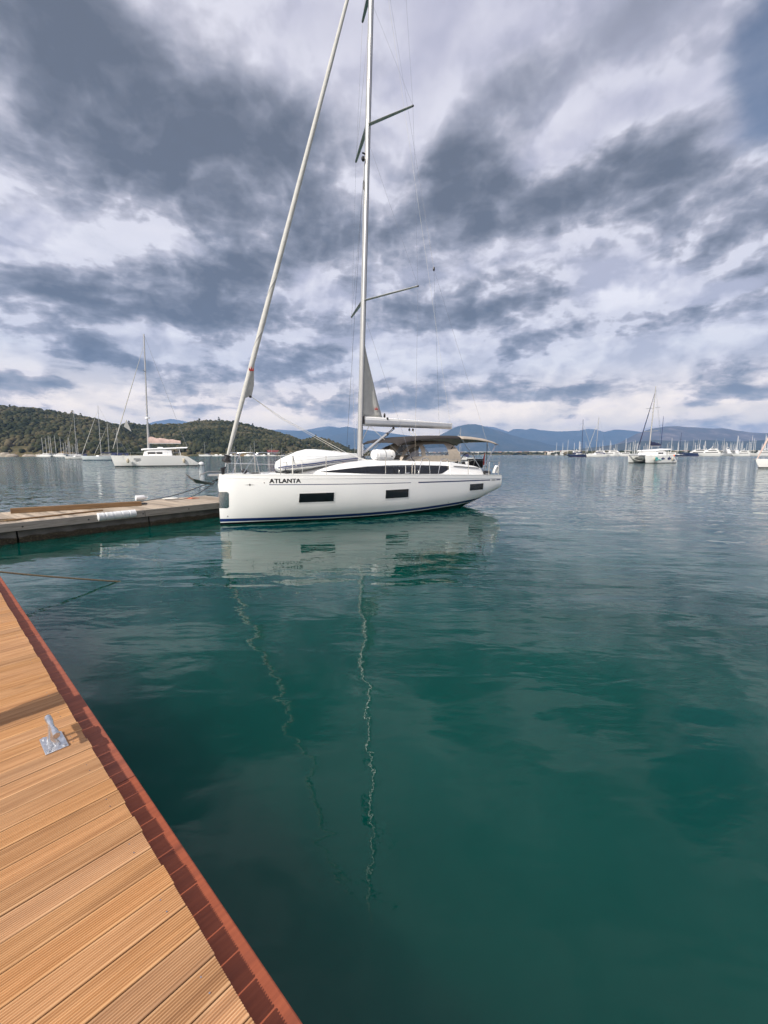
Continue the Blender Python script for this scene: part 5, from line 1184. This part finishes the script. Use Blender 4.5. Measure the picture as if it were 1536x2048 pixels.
for px, Y, k in sp_:
    if k in used_: o = dup(protos[k])
    else: o = protos[k]; used_.add(k)
    o.location = (at(px, 908, Y).x, Y, 0); o.rotation_euler = (0, random.uniform(-.02, .02), R(random.choice([80, 95, 265, 275, 100, 260])+random.uniform(-6, 6))); s_ = random.uniform(.88, 1.12); o.scale = (s_, s_, s_)
for k in range(len(protos)):
    if k not in used_: protos[k].location = (at(1500, 908, 600).x, 600, 0)
# ---- houses of the town
M['hw'] = mat('house_white', (.66, .63, .58), .8, noise_amt=.08); M['hr'] = mat('roof_tile', (.26, .16, .12), .85, noise_amt=.2); M['hcr'] = mat('house_cream', (.56, .47, .36), .8)
def house(w_, d_, h_, wm, flat, what):
    t = thing('house', what+' among the town houses on the far shore', 'house', (0, -60, 0), 0, 'pale houses of the town along the far shore')
    MB().box((0, 0, h_/2-1), (w_, d_, h_+2)).build('wall', M[wm], t)
    if flat: MB().box((0, 0, h_+.2), (w_+.6, d_+.6, .4)).build('roof', M['ltg'], t)
    else:
        r_ = MB(); r_.loft([[(x, -d_/2-.5, h_), (x, 0, h_+d_*.28), (x, d_/2+.5, h_)] for x in (-w_/2-.5, w_/2+.5)], True, True); r_.build('roof', M['hr'], t, smooth=False)
    wn = MB()
    for q in np.arange(-w_/2+1.6, w_/2-1, 2.8):
        for z in np.arange(1.6, h_-.6, 3.0): wn.box((q, -d_/2-.02, z), (1.2, .1, 1.3))
    wn.build('windows', M['glass'], t, smooth=False); return t
hp = [house(9, 8, 5, 'hw', False, 'white house with tiled roof'), house(12, 9, 7, 'hw', True, 'two-storey white flat-roofed block'), house(8, 7, 4, 'hcr', False, 'small cream cottage with tiled roof'), house(14, 10, 7, 'hw', True, 'wide white flat-roofed building'), house(18, 10, 5, 'hw', True, 'long low white building')]
hu = set()
for i in range(190):
    px = random.choice([random.uniform(820, 1160), random.uniform(900, 1140), random.uniform(1080, 1545)])
    dy = random.choice([random.uniform(20, 200), random.uniform(100, 900), random.uniform(300, 1500)]); Y = shoreY(px)+dy
    if i > 150: px = random.uniform(560, 900); Y = 1520+random.uniform(0, 300)
    k = random.randrange(5)
    if k in hu: o = dup(hp[k])
    else: o = hp[k]; hu.add(k)
    z = float(np.interp(Y-shoreY(px), rowsY, [0, .9, 1.2, 1.6, 3.5, 7, 14, 20])); o.location = (xz(px)*Y, Y, z); o.rotation_euler = (0, 0, random.uniform(-.5, .5))
# shoreline trees of the plain
Vs = []; Fs = []; off = 0
for i in range(1500):
    px = random.uniform(560, 1560); Y = shoreY(px)+random.choice([random.uniform(6, 60), random.uniform(20, 1500)]); r_ = random.uniform(2.5, 5)
    z = float(np.interp(Y-shoreY(px), rowsY, [0, .9, 1.2, 1.6, 3.5, 7, 14, 20]))
    V = IV*(1+.4*(rng.random((len(IV), 1))-.5))*np.array([r_*1.2, r_, r_*.8])+np.array([xz(px)*Y, Y, z+r_*.5]); Vs.append(V); Fs.append(IF+off); off += len(IV)
tag(np_mesh('shore_woodland', np.concatenate(Vs), np.concatenate(Fs), M['forest'], False), kind='stuff')

# ------------------------------------------------------------ added out-of-view pedestal that casts the plank shadow: built with the dock
# ------------------------------------------------------------ haze: real air over the bay
hm = bpy.data.materials.new('haze'); hm.use_nodes = True; t = hm.node_tree; t.nodes.clear()
pv = nd(t, 'ShaderNodeVolumePrincipled', {'Color': (.28, .49, .88, 1), 'Density': 1.3e-4, 'Anisotropy': 0.0})
oo = nd(t, 'ShaderNodeOutputMaterial'); t.links.new(pv.outputs[0], oo.inputs['Volume'])
hz_ = MB().box((0, 5400, 379), (30000, 13200, 762)).build('haze', hm, smooth=False); tag(hz_, kind='stuff')
